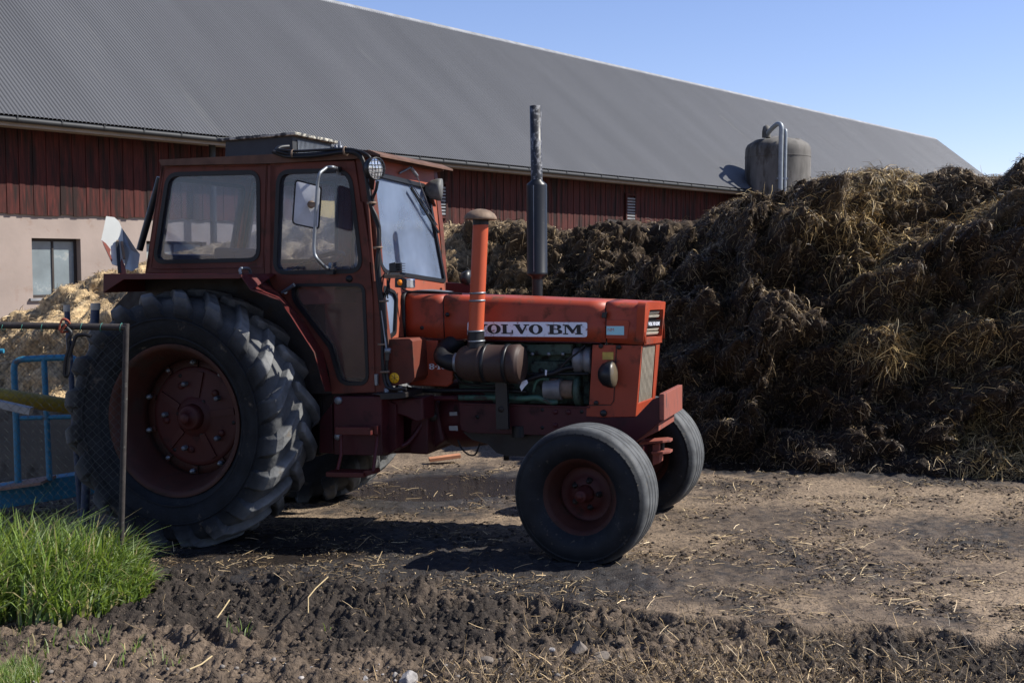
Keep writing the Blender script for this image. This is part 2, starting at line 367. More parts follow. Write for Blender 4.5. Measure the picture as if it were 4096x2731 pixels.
for k in range(80): bk.box((T0+.3+k*.9,-OV-.1,ze-.085),(T0+.33+k*.9,-OV+.03,ze-.01))
o=bk.build('gutter_brackets',m_gutter,barn); o['kind']='stuff'
# downpipe in front of the wall behind the cab, and its elbow
tp=BF.y(ZF(1525,300),-.42).x
MB().tube([(tp,-.42,ze-.1),(tp,-.42,-.2)],.075,12).build('downpipe',m_gutter,barn)
# louvred vents and a small hatch
for (px,py,w,h) in ((2520,838,.62,1.05),(1757,800,.55,1.0)):
    a=BF.y((px,py),-.07); v=MB()
    for x0,x1,z0,z1 in ((a.x-w/2,a.x-w/2+.07,a.z-h/2,a.z+h/2),(a.x+w/2-.07,a.x+w/2,a.z-h/2,a.z+h/2),(a.x-w/2+.07,a.x+w/2-.07,a.z-h/2,a.z-h/2+.07),(a.x-w/2+.07,a.x+w/2-.07,a.z+h/2-.07,a.z+h/2)): v.box((x0,-.13,z0),(x1,-.075,z1))
    v=v.build('vent',m_board,barn)
    for k in range(9): MB().box((a.x-w/2+.07,-.12,a.z-h/2+.1+k*(h-.2)/9),(a.x+w/2-.07,-.095,a.z-h/2+.1+k*(h-.2)/9+.05)).build('louvre',m_ridge,v)
a=BF.y((2450,905),-.07); MB().box((a.x-.35,-.12,a.z-.22),(a.x+.35,-.078,a.z+.22)).build('hatch',m_wframe,barn)
a=BF.y(Z2(755,778),-.07); MB().box((a.x-.55,-.11,a.z-.26),(a.x+.6,-.075,a.z+.26)).build('wall_panel',mat('yellow_board',(.48,.34,.12),.7,var=.1),barn)['label']='yellow rectangular board'
# ================================================================ SILO
m_silo=mat('stained_concrete_tank',(.115,.108,.098),.85,var=.4,vscale=3,stretch=(1,1,.35),dirt=(.045,.037,.028),dirt_amt=.48,dirt_scale=1.8,bump=.2,bscale=14)
m_galv=mat('galvanised_pipe',(.25,.275,.295),.5,.3,var=.12,vscale=6)
SY=45.; c=at(3107,900,SY); rad=(3235-2979)/2/F_PX*SY; top=at(3107,555,SY).z; edge=at(3107,585,SY).z
silo=empty('silo',(c.x,SY,0)); tag(silo,'round concrete silo with a domed top behind the manure heap','silo')
pr=[(rad,-.3),(rad,edge-.25),(rad*.985,edge-.08),(rad*.93,edge+.05),(rad*.72,edge+.22),(rad*.45,top-.02),(rad*.2,top+.08),(.001,top+.10)]
MB().lathe(pr,(0,0,0),(0,0,1),48).build('tank',m_silo,silo)
MB().lathe([(rad*1.004,edge-.45),(rad*1.012,edge-.43),(rad*1.004,edge-.40)],(0,0,0),(0,0,1),48).build('band',m_silo,silo)
p1=at(3125,500,SY-rad-.25)-Vector((c.x,SY,0)); p2=at(3143,520,SY-rad-.2)-Vector((c.x,SY,0))
MB().tube(smooth_path([(p1.x-.28,-.3,top+.05),(p1.x-.25,-.6,p1.z-.15),(p1.x-.1,p1.y+.2,p1.z+.05),(p1.x,p1.y,p1.z-.05),(p1.x,p1.y,p1.z-.4)],5)+[Vector((p1.x,p1.y,0))],.088,12).build('filling_pipe',m_galv,silo)
MB().tube(smooth_path([(p2.x+.0,p2.y+.35,p2.z-.1),(p2.x,p2.y+.05,p2.z),(p2.x,p2.y,p2.z-.2)],4)+[Vector((p2.x,p2.y,0))],.062,12).build('vent_pipe',m_galv,silo)
MB().lathe([(.16,0),(.16,.25),(.12,.42),(.001,.48)],(p1.x-.3,-.35,top),(0,0,1),14).build('inlet_cowl',m_silo,silo)
for k in range(3): MB().box((p1.x-.12,p1.y,1.2+k*1.8),(p2.x+.1,-rad+.02,1.26+k*1.8)).build('pipe_bracket',m_galv,silo)
# ================================================================ GROUND, YARD SLAB, PUDDLES
rng=np.random.default_rng(11)
def gp(px,py,z=-.06): v=on_ground(px,py,z); return (v.x,v.y)
def blob(x,y,cx,cy,rx,ry,n,soft=.35):
    """soft elliptical mask with an edge broken up by the noise n (0..1)"""
    d=np.sqrt(((x-cx)/rx)**2+((y-cy)/ry)**2)+(n-.5)*.9
    return np.clip((1-d)/soft+.5,0,1)
def blobpx(x,y,a,b,n,soft=.35):
    """ellipse between two photo pixels: left/right ends and near/far ends"""
    x0,y0=gp(a[0],b[1]); x1,y1=gp(b[0],a[1])
    xa=gp(a[0],(a[1]+b[1])/2)[0]; xb=gp(b[0],(a[1]+b[1])/2)[0]
    return blob(x,y,(xa+xb)/2,(y0+y1)/2,abs(xb-xa)/2,abs(y1-y0)/2,n,soft)
edge_pts=[gp(-1500,2290),gp(640,2276),gp(1064,2306),gp(1446,2338),gp(1900,2400),gp(2148,2440),gp(2500,2497),gp(3314,2545),gp(4096,2612),gp(6500,2750)]
ex=np.array([p[0] for p in edge_pts]); ey=np.array([p[1] for p in edge_pts])
def edge_y(x): return np.interp(x,ex,ey)
def ground_tone(x,y):
    """material map of the yard: dry tan dust, dark trodden manure, wet slurry -> colour, roughness, wetness"""
    n1=fbm(x,y,0,1.1,5,21); n2=fbm(x,y,0,.28,4,31); n3=fbm(x,y*2.2,0,.055,3,41); n4=fbm(x,y,3,.45,4,51)
    dark=np.zeros_like(x)
    dark=np.maximum(dark,blobpx(x,y,(100,2080),(2100,2400),n2,.5)*1.0)
    dark=np.maximum(dark,blobpx(x,y,(1500,2240),(2750,2480),n2,.6)*.95)
    dark=np.maximum(dark,blobpx(x,y,(1330,1850),(2150,2060),n2,.5)*.95)
    dark=np.maximum(dark,blobpx(x,y,(2750,1820),(3300,1930),n2,.4))
    dark=np.maximum(dark,blobpx(x,y,(3500,2100),(4500,2270),n2,.8)*.62)
    dark=np.maximum(dark,blobpx(x,y,(2700,2060),(3500,2190),n2,.8)*.42)
    dark=np.maximum(dark,blobpx(x,y,(2500,2230),(3900,2420),n2,.9)*.5)
    dark=np.maximum(dark,blobpx(x,y,(-600,1700),(800,2000),n2,.6)*.8)
    dark=np.maximum(dark,np.clip((fbm(x,y,8,.5,4,61)-.56)*5,0,1)*.55)
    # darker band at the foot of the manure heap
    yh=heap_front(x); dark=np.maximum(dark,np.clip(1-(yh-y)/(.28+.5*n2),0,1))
    wet=np.zeros_like(x)
    wet=np.maximum(wet,blobpx(x,y,(1380,1885),(2150,1985),n4,.25))
    wet=np.maximum(wet,blobpx(x,y,(2780,1845),(3160,1915),n4,.25))
    wet=np.maximum(wet,blobpx(x,y,(600,2150),(1500,2250),n4,.4)*.45)
    sp=np.clip((n3-.50)*6,0,1)                     # speckle of trodden crumbs
    drk=np.clip(dark*1.0+sp*(.12+.6*dark)+np.clip((n2-.54)*3.5,0,1)*.3,0,1)
    tan=np.array([.220,.162,.108]); mid=np.array([.088,.064,.045]); blk=np.array([.022,.020,.020])
    v=(.80+.4*n1)[:,None]
    c=np.where(drk[:,None]<.5,tan+(mid-tan)*(drk[:,None]*2),mid+(blk-mid)*((drk[:,None]-.5)*2))*v
    c=c*(1-wet[:,None])+np.array([.020,.015,.011])*wet[:,None]
    ro=np.clip(.95-.35*np.clip(dark*1.2-.2,0,1)*(n4>.45)-.86*wet,.05,1)
    return c,ro,dark,wet,sp
# ---- heap outlines (world): front foot and crest
def crest_pts(lst):
    r=[]
    for sx,sy,Y in lst:
        v=at(sx*1.7415,sy*1.7415,Y); r.append((v.x,Y,v.z))
    return np.array(sorted(r))
crA=crest_pts([(930,640,14.5),(1010,560,14.4),(1080,525,14.3),(1180,525,14.2),(1320,535,14),(1400,532,13.9),(1500,525,13.6),(1600,510,13.2),(1640,480,13.0),(1700,455,12.8),(1760,462,12.7),(1830,468,12.6),(1900,436,12.4),(1960,424,12.3),(2050,402,12.2),(2140,406,12.1),(2200,384,12.0),(2260,404,11.9),(2310,392,11.8),(2352,366,11.6),(2500,335,11.5),(2900,330,11.5),(3300,420,11.5)])
ftA=np.array([(-2.2,12.6),(-.6,12.3),(.7,11.4),(1.3,10.35)]+[gp(s*1.7415,t*1.7415) for s,t in ((1600,1062),(1700,1068),(1760,1088),(1850,1098),(1960,1105),(2100,1112),(2200,1112),(2352,1118),(2700,1130))]+[(8.5,9.3)])
def heap_front(x): return np.interp(x,ftA[:,0],ftA[:,1])
crB=crest_pts([(60,745,16.5),(120,708,16.2),(190,662,16),(245,632,15.8),(330,612,15.5),(400,588,15.3),(455,575,15.2),(520,560,15.),(560,555,14.9),(620,540,14.6),(660,520,14.6),(740,500,14.5),(800,515,14.5),(870,520,14.5),(960,520,14.4),(1040,530,14.5)])
ftB=np.array([(-9,14.6),(-7,13.4),(-5,12.2),(-4,11.3),(-2.4,11.6),(-1,12.4),(0,13)])
def heap_mesh(name,cr,ft,x0,x1,dx,nv,amp,seed,colf,m,back=3.0,steep=.55,bumps=()):
    xs=np.arange(x0,x1,dx); nu=len(xs)
    yc=np.interp(xs,cr[:,0],cr[:,1]); H=np.interp(xs,cr[:,0],cr[:,2])+.06; yf=np.interp(xs,ft[:,0],ft[:,1])
    zb=ground_base(xs,yf)-.12
    nf=int(nv*.78); v=np.concatenate([np.linspace(0,1,nf),1+np.linspace(0,1,nv-nf+1)[1:]])
    X=np.repeat(xs[:,None],nv,1); V=np.repeat(v[None],nu,0)
    t=np.clip(V,0,1)*math.pi/2
    sp_=steep; fy=sp_*(1-np.cos(t))+(1-sp_)*(t*2/math.pi); fz=(.5+.4*sp_)*np.sin(t)+(.5-.4*sp_)*(t*2/math.pi)
    Y=yf[:,None]+(yc-yf)[:,None]*fy; Z=zb[:,None]+(H-zb)[:,None]*fz
    b=np.clip(V-1,0,1); Y=np.where(V>1,yc[:,None]+b*back,Y); Z=np.where(V>1,H[:,None]-(H-zb)[:,None]*b**1.4,Z)
    x=X.ravel();y=Y.ravel();z=Z.ravel()
    BB=np.zeros_like(x)
    for (bx_,bz_,br,ba) in bumps: BB=np.maximum(BB,ba*np.sqrt(np.clip(1-((x-bx_)/br)**2-((z-bz_)/(br*.8))**2+(vnoise(x*6,y*6,z*6,5)-.5)*.7,0,1)))
    L=fbm(x,y,z,.95,2,seed,.5,True); M1=fbm(x+5,y,z,.42,3,seed+9,.55,True); M2=fbm(x,y+7,z,.13,3,seed+19,.6,True); M3=fbm(x,y,z+3,.035,2,seed+29,.6)
    tc=np.clip(V,0,1).ravel(); env=np.clip(tc*7,0.25,1)*(1-.72*np.clip((V.ravel()-.80)*6,0,1)) 
    d=((L-.36)*1.0+(M1-.36)*.78+(M2-.36)*.27+(M3-.5)*.05)*amp+BB
    k=np.cos(tc*math.pi/2*.8)
    y2=y-d*env*(.35+.65*k); z2=z+d*env*(.75-.35*k)
    x2=x+(fbm(x,y,z,.3,3,seed+40)-.5)*.22*amp
    co=np.stack([x2,y2,z2],1)
    i=np.arange(nu*nv).reshape(nu,nv)
    a=i[:-1,:-1].ravel();b_=i[1:,:-1].ravel();c_=i[1:,1:].ravel();d_=i[:-1,1:].ravel()
    f=np.stack([a,b_,c_,d_],1)
    cols=colf(x,y,z,tc,L,M1,M2)
    o=mesh_np(name,co,f,m,cols=cols)
    return o,co,f,cols
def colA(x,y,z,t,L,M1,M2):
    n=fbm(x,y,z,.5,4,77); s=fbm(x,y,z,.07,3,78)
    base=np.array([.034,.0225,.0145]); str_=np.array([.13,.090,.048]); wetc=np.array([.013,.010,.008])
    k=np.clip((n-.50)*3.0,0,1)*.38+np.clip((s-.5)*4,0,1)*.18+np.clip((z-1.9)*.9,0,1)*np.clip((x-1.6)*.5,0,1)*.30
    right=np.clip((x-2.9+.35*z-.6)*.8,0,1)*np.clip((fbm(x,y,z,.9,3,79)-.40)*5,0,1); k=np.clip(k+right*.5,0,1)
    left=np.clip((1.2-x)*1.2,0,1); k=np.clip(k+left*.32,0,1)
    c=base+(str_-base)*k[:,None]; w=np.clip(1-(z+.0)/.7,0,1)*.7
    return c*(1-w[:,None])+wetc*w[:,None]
def colB(x,y,z,t,L,M1,M2):
    n=fbm(x,y,z,.4,4,87); s=fbm(x,y,z,.06,3,88)
    tan=np.array([.40,.29,.16]); br=np.array([.12,.085,.05]); k=np.clip((x+4.2)*1.0,0,1)*.8
    k=np.clip(k+np.clip((n-.55)*4,0,1)*.5+(s-.5)*.5,0,1)
    return tan+(br-tan)*k[:,None]
m_heap=mat('rotted_manure',(1,1,1),.9,var=.5,vscale=26,attr='tone',bump=1.0,bscale=95,spec=.25)
CL=[]
for (a_,b_,r_,k_) in ((1690,975,.32,.30),(1860,1010,.30,.26),(1890,870,.22,.22),(1700,850,.20,.2),(1970,775,.42,.25),(2110,955,.30,.22),(2200,880,.36,.3),(1590,690,.35,.25),(1790,560,.38,.28),(1650,600,.3,.2),(2060,640,.35,.25),(2230,600,.4,.3),(1940,520,.36,.25),(2320,760,.4,.3),(1760,700,.28,.2),(2050,1060,.35,.3),(2180,1050,.3,.3),(2300,1000,.3,.25),(1480,640,.3,.2),(1850,760,.25,.2)):
    v=at(a_*1.7415,b_*1.7415,10.4); CL.append((v.x,v.z,r_,k_))
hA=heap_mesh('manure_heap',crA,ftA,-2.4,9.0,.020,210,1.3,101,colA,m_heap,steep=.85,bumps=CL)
tag(hA[0],'huge dark manure and straw heap filling the right side behind the tractor','manure heap')
hB=heap_mesh('straw_bank',crB,ftB,-9.5,-.0,.035,110,.62,202,colB,m_heap)
tag(hB[0],'pale sandy straw pile against the barn wall, left of and behind the cab','straw pile')
def strands(name,parent,src,count,lmin,lmax,wmin,wmax,palette,seed,mask=None,droop=.4,m=None,up=0.0,lift=.01,label=None):
    """thin bent straws lying on a surface"""
    co,f=src[1],src[2]; r=np.random.default_rng(seed)
    v0=co[f[:,0]];v1=co[f[:,1]];v3=co[f[:,3]]; nr=np.cross(v1-v0,v3-v0); ar=np.linalg.norm(nr,axis=1); nr/=np.maximum(ar,1e-9)[:,None]
    w=ar.copy()
    if mask is not None: w*=mask(v0[:,0],v0[:,1],v0[:,2],nr)
    # only the side the place can be seen from
    vis=((np.array([0,0,1.7])-v0)*nr).sum(1)
    sgn=np.sign((nr[:,2]).mean()) or 1
    nr=nr*sgn
    p=w/w.sum(); idx=r.choice(len(f),count,p=p)
    P=v0[idx]+(v1-v0)[idx]*r.random((count,1))+(v3-v0)[idx]*r.random((count,1)); n=nr[idx]
    a=r.normal(size=(count,3)); a-=n*(a*n).sum(1)[:,None]; a/=np.linalg.norm(a,axis=1)[:,None]
    a=a+n*(r.random((count,1))**2*.9*up+.05); a[:,2]-=droop*r.random(count)*(1-np.abs(n[:,2])); a/=np.linalg.norm(a,axis=1)[:,None]
    L=(lmin+(lmax-lmin)*r.random(count)**2.2)[:,None]; Wd=(wmin+(wmax-wmin)*r.random(count))[:,None]
    s=np.cross(a,n); s/=np.maximum(np.linalg.norm(s,axis=1),1e-6)[:,None]; s=s*.8+n*r.normal(size=(count,1))*.5
    s/=np.linalg.norm(s,axis=1)[:,None]
    bend=r.normal(size=(count,3))*.12
    A=P+n*lift; B=P+n*(lift*1.6)+a*L*.5+bend*L*.3; C=P+n*lift+a*L+bend*L*.1; C[:,2]-=(L[:,0]*droop*.35)
    q=np.stack([A-s*Wd/2,A+s*Wd/2,B+s*Wd/2,B-s*Wd/2,C+s*Wd*.35,C-s*Wd*.35],1).reshape(-1,3)
    o=np.arange(count)[:,None]*6
    F=np.concatenate([o+np.array([[0,1,2,3]]),o+np.array([[3,2,4,5]])])
    pal=np.array(palette); c=pal[r.integers(0,len(pal),count)]*(.65+.7*r.random((count,1)))
    ob=mesh_np(name,q,F,m or m_straw,parent,cols=np.repeat(c,6,0)); ob['kind']='stuff'
    return ob
m_straw=mat('straw_stalks',(1,1,1),.55,var=.1,vscale=30,attr='tone')
PAL_D=[(.044,.030,.019),(.068,.046,.028),(.11,.077,.042),(.22,.155,.08),(.030,.021,.015)]
PAL_B=[(.40,.29,.15),(.29,.20,.10),(.16,.115,.062),(.075,.054,.032),(.05,.036,.023)]
PAL_Y=[(.60,.43,.19),(.46,.33,.14),(.30,.21,.09),(.13,.095,.045),(.08,.058,.03)]
PAL_S=[(.52,.40,.23),(.42,.31,.17),(.30,.21,.12)]
strands('straw',hA[0],hA,150000,.025,.085,.0035,.0075,PAL_D+[PAL_D[2],PAL_B[2]],1,mask=lambda x,y,z,n:(y<12.8)+.25,up=.22,lift=.005,droop=.5)
strands('straw',hA[0],hA,26000,.05,.17,.003,.006,PAL_D+[PAL_B[2],PAL_B[1]],12,mask=lambda x,y,z,n:(y<13)+.3,up=.5,droop=.7)
def mk(x,y,z,n):
    g=fbm(x,y,z,.6,3,301); return np.clip((g-.47)*8,0,1)*.9+np.clip((1.3-x)*1.5,0,1)*.6+.06+np.clip((z-1.9)*1.2,0,1)*np.clip((x-.5)*.6,0,1)*.9
strands('straw',hA[0],hA,60000,.03,.13,.0035,.0075,PAL_B,2,mask=mk,up=.35)
def my(x,y,z,n):
    g=fbm(x,y,z,.9,3,79); a=np.clip((x-3.0+.7*z-.8)*1.2,0,1)*np.clip((g-.42)*6,0,1)*(.6+.8*np.clip(z-1.2,0,1))
    fx,fy=gp(3960,1900); b=np.clip(1.2-np.hypot((x-fx)/.55,(z-.1)/.35),0,1)*3
    qx,qy=at(3480,1370,10.6).x,0; c=np.clip(1-np.hypot((x-qx)/.55,(z-at(3480,1370,10.6).z)/.22),0,1)*4
    return a+b+c+.004
strands('yellow_straw',hA[0],hA,52000,.05,.24,.003,.006,PAL_Y,3,mask=my,up=.45,droop=.6,lift=.015)
strands('straw',hB[0],hB,45000,.03,.12,.004,.008,PAL_S+PAL_B[:3],4,up=.5)
# ---- yard slab
def grid(x0,x1,y0,y1,d,dy=None):
    xs=np.arange(x0,x1+d,d); ys=np.arange(y0,y1+(dy or d),dy or d); X,Y=np.meshgrid(xs,ys,indexing='ij'); i=np.arange(X.size).reshape(X.shape)
    f=np.stack([i[:-1,:-1].ravel(),i[1:,:-1].ravel(),i[1:,1:].ravel(),i[:-1,1:].ravel()],1)
    return X.ravel(),Y.ravel(),f
m_yard=mat('yard_dust_and_manure',(1,1,1),.9,var=.30,vscale=38,attr='tone',rattr=None,dirt=(.030,.023,.019),dirt_amt=.50,dirt_scale=55,bump=.8,bscale=110,coords='Object')
lk=m_yard.node_tree.links; ra=m_yard.node_tree.nodes.new('ShaderNodeAttribute'); ra.attribute_name='rough'; lk.new(ra.outputs['Fac'],m_yard.node_tree.nodes['Principled BSDF'].inputs['Roughness'])
X,Y,Fc=grid(-7.5,7.8,4.9,14.5,.019)
c,ro,dark,wet,sp=ground_tone(X,Y)
crumb=fbm(X,Y,0,.035,3,71); lump=fbm(X,Y,0,.11,3,72,.55,True); big=fbm(X,Y,0,1.6,3,73)
Zs=ground_base(X,Y)+(big-.5)*.05+((crumb-.5)*.018+(lump-.3)*.035)*np.clip(dark*.9+.18,0,1)*(1-wet)+sp*.006
hol=np.clip(wet*1.2-.1,0,1); Zs=Zs*(1-hol)+(ground_base(X,Y)-.012)*hol
e=edge_y(X)+(fbm(X,Y,5,.6,4,74)-.5)*.45; below=np.clip((e-Y)/.05,0,1); Zs-=below*.16
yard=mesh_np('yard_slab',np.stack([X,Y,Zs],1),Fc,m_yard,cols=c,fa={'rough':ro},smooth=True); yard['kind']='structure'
ysrc=(yard,np.stack([X,Y,Zs],1),Fc)
# ---- soil: one sheet to the horizon, fine where it is near
def soil_tone(x,y):
    n=fbm(x,y,0,.5,4,91); n2=fbm(x,y,0,.12,4,92); s=fbm(x,y,0,.02,2,93)
    a=np.array([.105,.077,.054]); b=np.array([.026,.0195,.015]); left=np.clip((x+1.2)*-.9,0,1)
    fx=np.clip(1.5-(np.hypot((x+1.0)/1.3,(y-edge_y(x)+.25)/.45)),0,1)
    k=np.clip((n-.48)*3.2+.42+(n2-.5)*1.3+fx*1.3-left*.15,0,1)
    return (a+(b-a)*k[:,None])*(.8+.4*s)[:,None],k
def soil_z(x,y):
    e=edge_y(x); over=np.clip((e-y)/.10,-1,1)
    b=ground_base(x,y)-.006
    lum=fbm(x,y,0,.16,4,94,.6,True); l2=fbm(x,y,0,.05,3,95,.6,True); l3=fbm(x,y,0,.018,2,96); bg_=fbm(x,y,0,.7,2,97)
    z=b-.03+(lum-.3)*.10+(l2-.3)*.05+(l3-.5)*.022+(fbm(x,y,4,.03,2,196,.6,True)-.3)*.03+(bg_-.5)*.08
    # tyre lug ruts in the soft mud left of the slab edge
    rx,ry=gp(830,2420,0); m=np.clip(1.2-np.hypot((x-rx)/.55,(y-ry)/.40),0,1); z+=np.clip(np.sin((x*1.0+ (y-ry)*.55+(fbm(x,y,0,.3,2,99)-.5)*.12)*2*math.pi/.19)*1.6,-1,1)*.020*m*fbm(x,y,0,.16,2,98)*1.6
    m2=np.clip((x+1.0)*-1,0,1); z+=m2*.015
    mud=np.clip(1.3-np.hypot((x+.75)/1.5,(y-e)/.45),0,1); z+=mud*(.035+(lum-.2)*.05)
    return np.where(y>e+.14,b-.30,z), over
m_soil=mat('dark_farm_soil',(1,1,1),.93,var=.45,vscale=45,attr='tone',bump=1.0,bscale=130,dirt=(.20,.15,.10),dirt_amt=.22,dirt_scale=90)
X2,Y2,F2=grid(-3.6,3.2,4.05,6.9,.0085)
z2,_=soil_z(X2,Y2); c2,k2=soil_tone(X2,Y2)
# outer ring joined to the fine patch would be far: the coarse sheet lies below and carries on to the horizon
soil=mesh_np('ground',np.stack([X2,Y2,z2],1),F2,m_soil,cols=c2,smooth=True); soil['kind']='structure'
ssrc=(soil,np.stack([X2,Y2,z2],1),F2)
g=np.concatenate([-np.geomspace(400,3.4,40),np.linspace(-3.2,3.0,12),np.geomspace(3.4,400,40)])
gy=np.concatenate([-np.geomspace(400,1,30),np.linspace(0,4,8),np.linspace(4.4,14,30),np.geomspace(14.5,500,50)])
XX,YY=np.meshgrid(g,gy,indexing='ij'); i=np.arange(XX.size).reshape(XX.shape)
inner=((XX>-3.5)&(XX<3.1)&(YY>4.1)&(YY<14))|((XX>-7.4)&(XX<7.7)&(YY>5.5)&(YY<14.4))
ZZ=np.where(inner,-.75,-.13+(fbm(XX.ravel(),YY.ravel(),0,3,3,99).reshape(XX.shape)-.5)*.06)
far=mesh_np('field',np.stack([XX.ravel(),YY.ravel(),ZZ.ravel()],1),np.stack([i[:-1,:-1].ravel(),i[1:,:-1].ravel(),i[1:,1:].ravel(),i[:-1,1:].ravel()],1),
  mat('far_soil',(.13,.10,.075),.95,var=.3,vscale=.5)); far['kind']='structure'
# ---- litter on the yard and soil
def m1(x,y,z,n):
    dk=np.clip((fbm(x,y,0,.28,4,31)-.42)*4,0.05,1)*(y<10.5)*(np.abs(x)<y*.5+.3)*(y>edge_y(x)); return dk*(6/y)**2
strands('straw_litter',None,ysrc,26000,.010,.055,.0018,.0045,PAL_D+PAL_D+PAL_B+[PAL_S[0]],5,mask=m1,up=.2,lift=.003,droop=0)
strands('straw_litter',None,ysrc,2600,.04,.13,.0025,.0045,PAL_B[:3]+PAL_S,15,mask=m1,up=.2,lift=.004,droop=0)
def m2(x,y,z,n):
    dk=np.clip((fbm(x,y,0,.35,3,33)-.38)*4,0.12,1)*(y<edge_y(x)+.05)*(np.abs(x)<y*.5+.3)
    px=np.clip(1.4-np.hypot((x-.75)/1.1,(y-4.78)/.28),0,1)*3; return dk*np.clip(.4+x*.4,.18,1.2)+px+np.clip(x*.6,0,.6)*(z>-.2)
strands('straw_litter',None,ssrc,18000,.010,.11,.0012,.0034,[(.40,.28,.14),(.30,.21,.10),(.46,.34,.19),(.16,.11,.06),(.08,.054,.032),(.05,.037,.025)],6,mask=m2,up=.16,lift=.004,droop=0)
# crumbs of mud and manure
def crumbs(name,src,count,rmin,rmax,seed,mask,pal,m):
    co,f=src[1],src[2]; r=np.random.default_rng(seed); v0=co[f[:,0]]; w=mask(v0[:,0],v0[:,1]); idx=r.choice(len(f),count,p=w/w.sum())
    bm=bmesh.new(); bmesh.ops.create_icosphere(bm,subdivisions=1,radius=1); bv=np.array([v.co[:] for v in bm.verts]); bf=np.array([[v.index for v in q.verts] for q in bm.faces]); bm.free()
    rad=rmin+(rmax-rmin)*r.random(count)**3; jit=.72+.56*r.random((count,len(bv)))
    sc=np.stack([rad*(.8+.7*r.random(count)),rad*(.8+.6*r.random(count)),rad*(.45+.4*r.random(count))],1)
    a=r.random(count)*6.28; ca,sa=np.cos(a),np.sin(a)
    V=bv[None]*jit[:,:,None]*sc[:,None]; V=np.stack([V[:,:,0]*ca[:,None]-V[:,:,1]*sa[:,None],V[:,:,0]*sa[:,None]+V[:,:,1]*ca[:,None],V[:,:,2]],2)
    V=V+v0[idx][:,None]+np.stack([0*rad,0*rad,rad*.15],1)[:,None]
    F=(bf[None]+np.arange(count)[:,None,None]*len(bv)).reshape(-1,3)
    pal=np.array(pal); c=pal[r.integers(0,len(pal),count)]*(.7+.6*r.random((count,1)))
    o=mesh_np(name,V.reshape(-1,3),F,m,cols=np.repeat(c,len(bv),0)); o['kind']='stuff'; return o
def mc(x,y): return (np.clip((fbm(x,y,0,.28,4,31)-.46)*5,0.03,1)*(y<10.5)*(np.abs(x)<y*.5+.3)*(y>edge_y(x)))*(6/y)
crumbs('manure_crumbs',ysrc,15000,.002,.013,8,mc,[(.035,.026,.02),(.022,.018,.016),(.05,.037,.028),(.08,.06,.043)],m_heap)
def mcs(x,y): return (y<edge_y(x)+.1)*(np.abs(x)<y*.5+.3)*1.
crumbs('soil_crumbs',ssrc,9000,.002,.014,9,mcs,[(.08,.06,.045),(.045,.034,.027),(.11,.085,.062),(.03,.024,.02)],m_heap)
m_peb=mat('pale_pebbles',(1,1,1),.8,var=.25,vscale=60,attr='tone',bump=.3)
def mp_(x,y): return (y<5.15)*(np.abs(x)<y*.5+.3)*np.where((x<.9),1.,.25)
crumbs('pebbles',ssrc,520,.004,.016,10,mp_,[(.20,.18,.165),(.14,.125,.11),(.27,.25,.235)],m_peb)
# stones one can point at
m_stone=mat('pale_stone',(.26,.245,.235),.8,var=.35,vscale=30,dirt=(.16,.12,.09),dirt_amt=.3,dirt_scale=18,bump=.5,bscale=40)
m_stone2=mat('grey_brown_stone',(.13,.11,.092),.85,var=.3,vscale=18,dirt=(.10,.08,.06),dirt_amt=.35,dirt_scale=14,bump=.4,bscale=40)
def stone(px,py,wpx,hpx,label,m,seed,group=None):
    z0=-.045; g=on_ground(px,py,z0); s=wpx/F_PX*g.y/2; h=hpx/F_PX*g.y
    bm=bmesh.new(); bmesh.ops.create_icosphere(bm,subdivisions=3,radius=1); r=np.random.default_rng(seed)
    co=np.array([v.co[:] for v in bm.verts]); n=fbm(co[:,0]+seed,co[:,1],co[:,2],.8,3,seed); q=np.round(co*2.2+seed*.37)*.08
    co=co*(.85+.3*n)[:,None]
    for _ in range(9):
        pn=r.normal(size=3); pn/=np.linalg.norm(pn); dd=co@pn-(.50+.25*r.random()); co=co-np.clip(dd,0,None)[:,None]*pn
    co=co*(1+.05*(fbm(co[:,0],co[:,1],co[:,2],.15,2,seed+3)-.5))[:,None]; co*=np.array([s*1.2,s*.9,h*.75])
    for v,cc in zip(bm.verts,co): v.co=cc
    me=bpy.data.meshes.new('stone'); bm.to_mesh(me); bm.free(); me.materials.append(m)
    o=link(bpy.data.objects.new('stone',me)); zg=float(soil_z(np.array([g.x]),np.array([g.y]))[0][0]); o.location=(g.x,g.y+s*.4,zg+h*.28); o.rotation_euler=(0,0,seed*1.3)
    tag(o,label,'stone','loose stones on the soil in front')
stone(1628,2715,82,66,'white crystalline stone, biggest of the pale stones at the bottom edge',m_stone,3)
stone(1944,2672,62,38,'rounded grey stone beside the yellow straw, right of the white crystalline stone',m_stone2,5)
stone(2408,2664,84,38,'smooth flat brown-grey stone, rightmost of the stones in the straw litter',m_stone2,8)
stone(2322,2612,86,44,'dark angular stone half buried above the smooth flat stone',m_stone2,11)
stone(1460,2690,30,22,'small pale stone left of the white crystalline stone',m_stone,13)
stone(1578,2672,26,22,'tiny white stone touching the upper left of the white crystalline stone',m_stone,17)
stone(2205,2607,32,16,'small flat white stone left of the dark angular stone',m_stone,19)
stone(376,2600,26,20,'small blue-grey stone in the brown mud below the grass',m_stone,23)
stone(281,2535,34,18,'flat pale stone at the lower edge of the green grass',m_stone2,29)
# ---- scrap board lying behind the tractor
v=on_ground(1778,1806,.0); o=MB().beam((-.14,0,.03),(.14,.05,.06),.10,.03).build('wooden_board',mat('orange_board',(.42,.19,.10),.8,var=.2,vscale=9),bevel=.002); o.location=(v.x,v.y,float(ground_base(v.x,v.y))+.01)
tag(o,'short orange-brown board lying on the yard seen beneath the tractor','board')
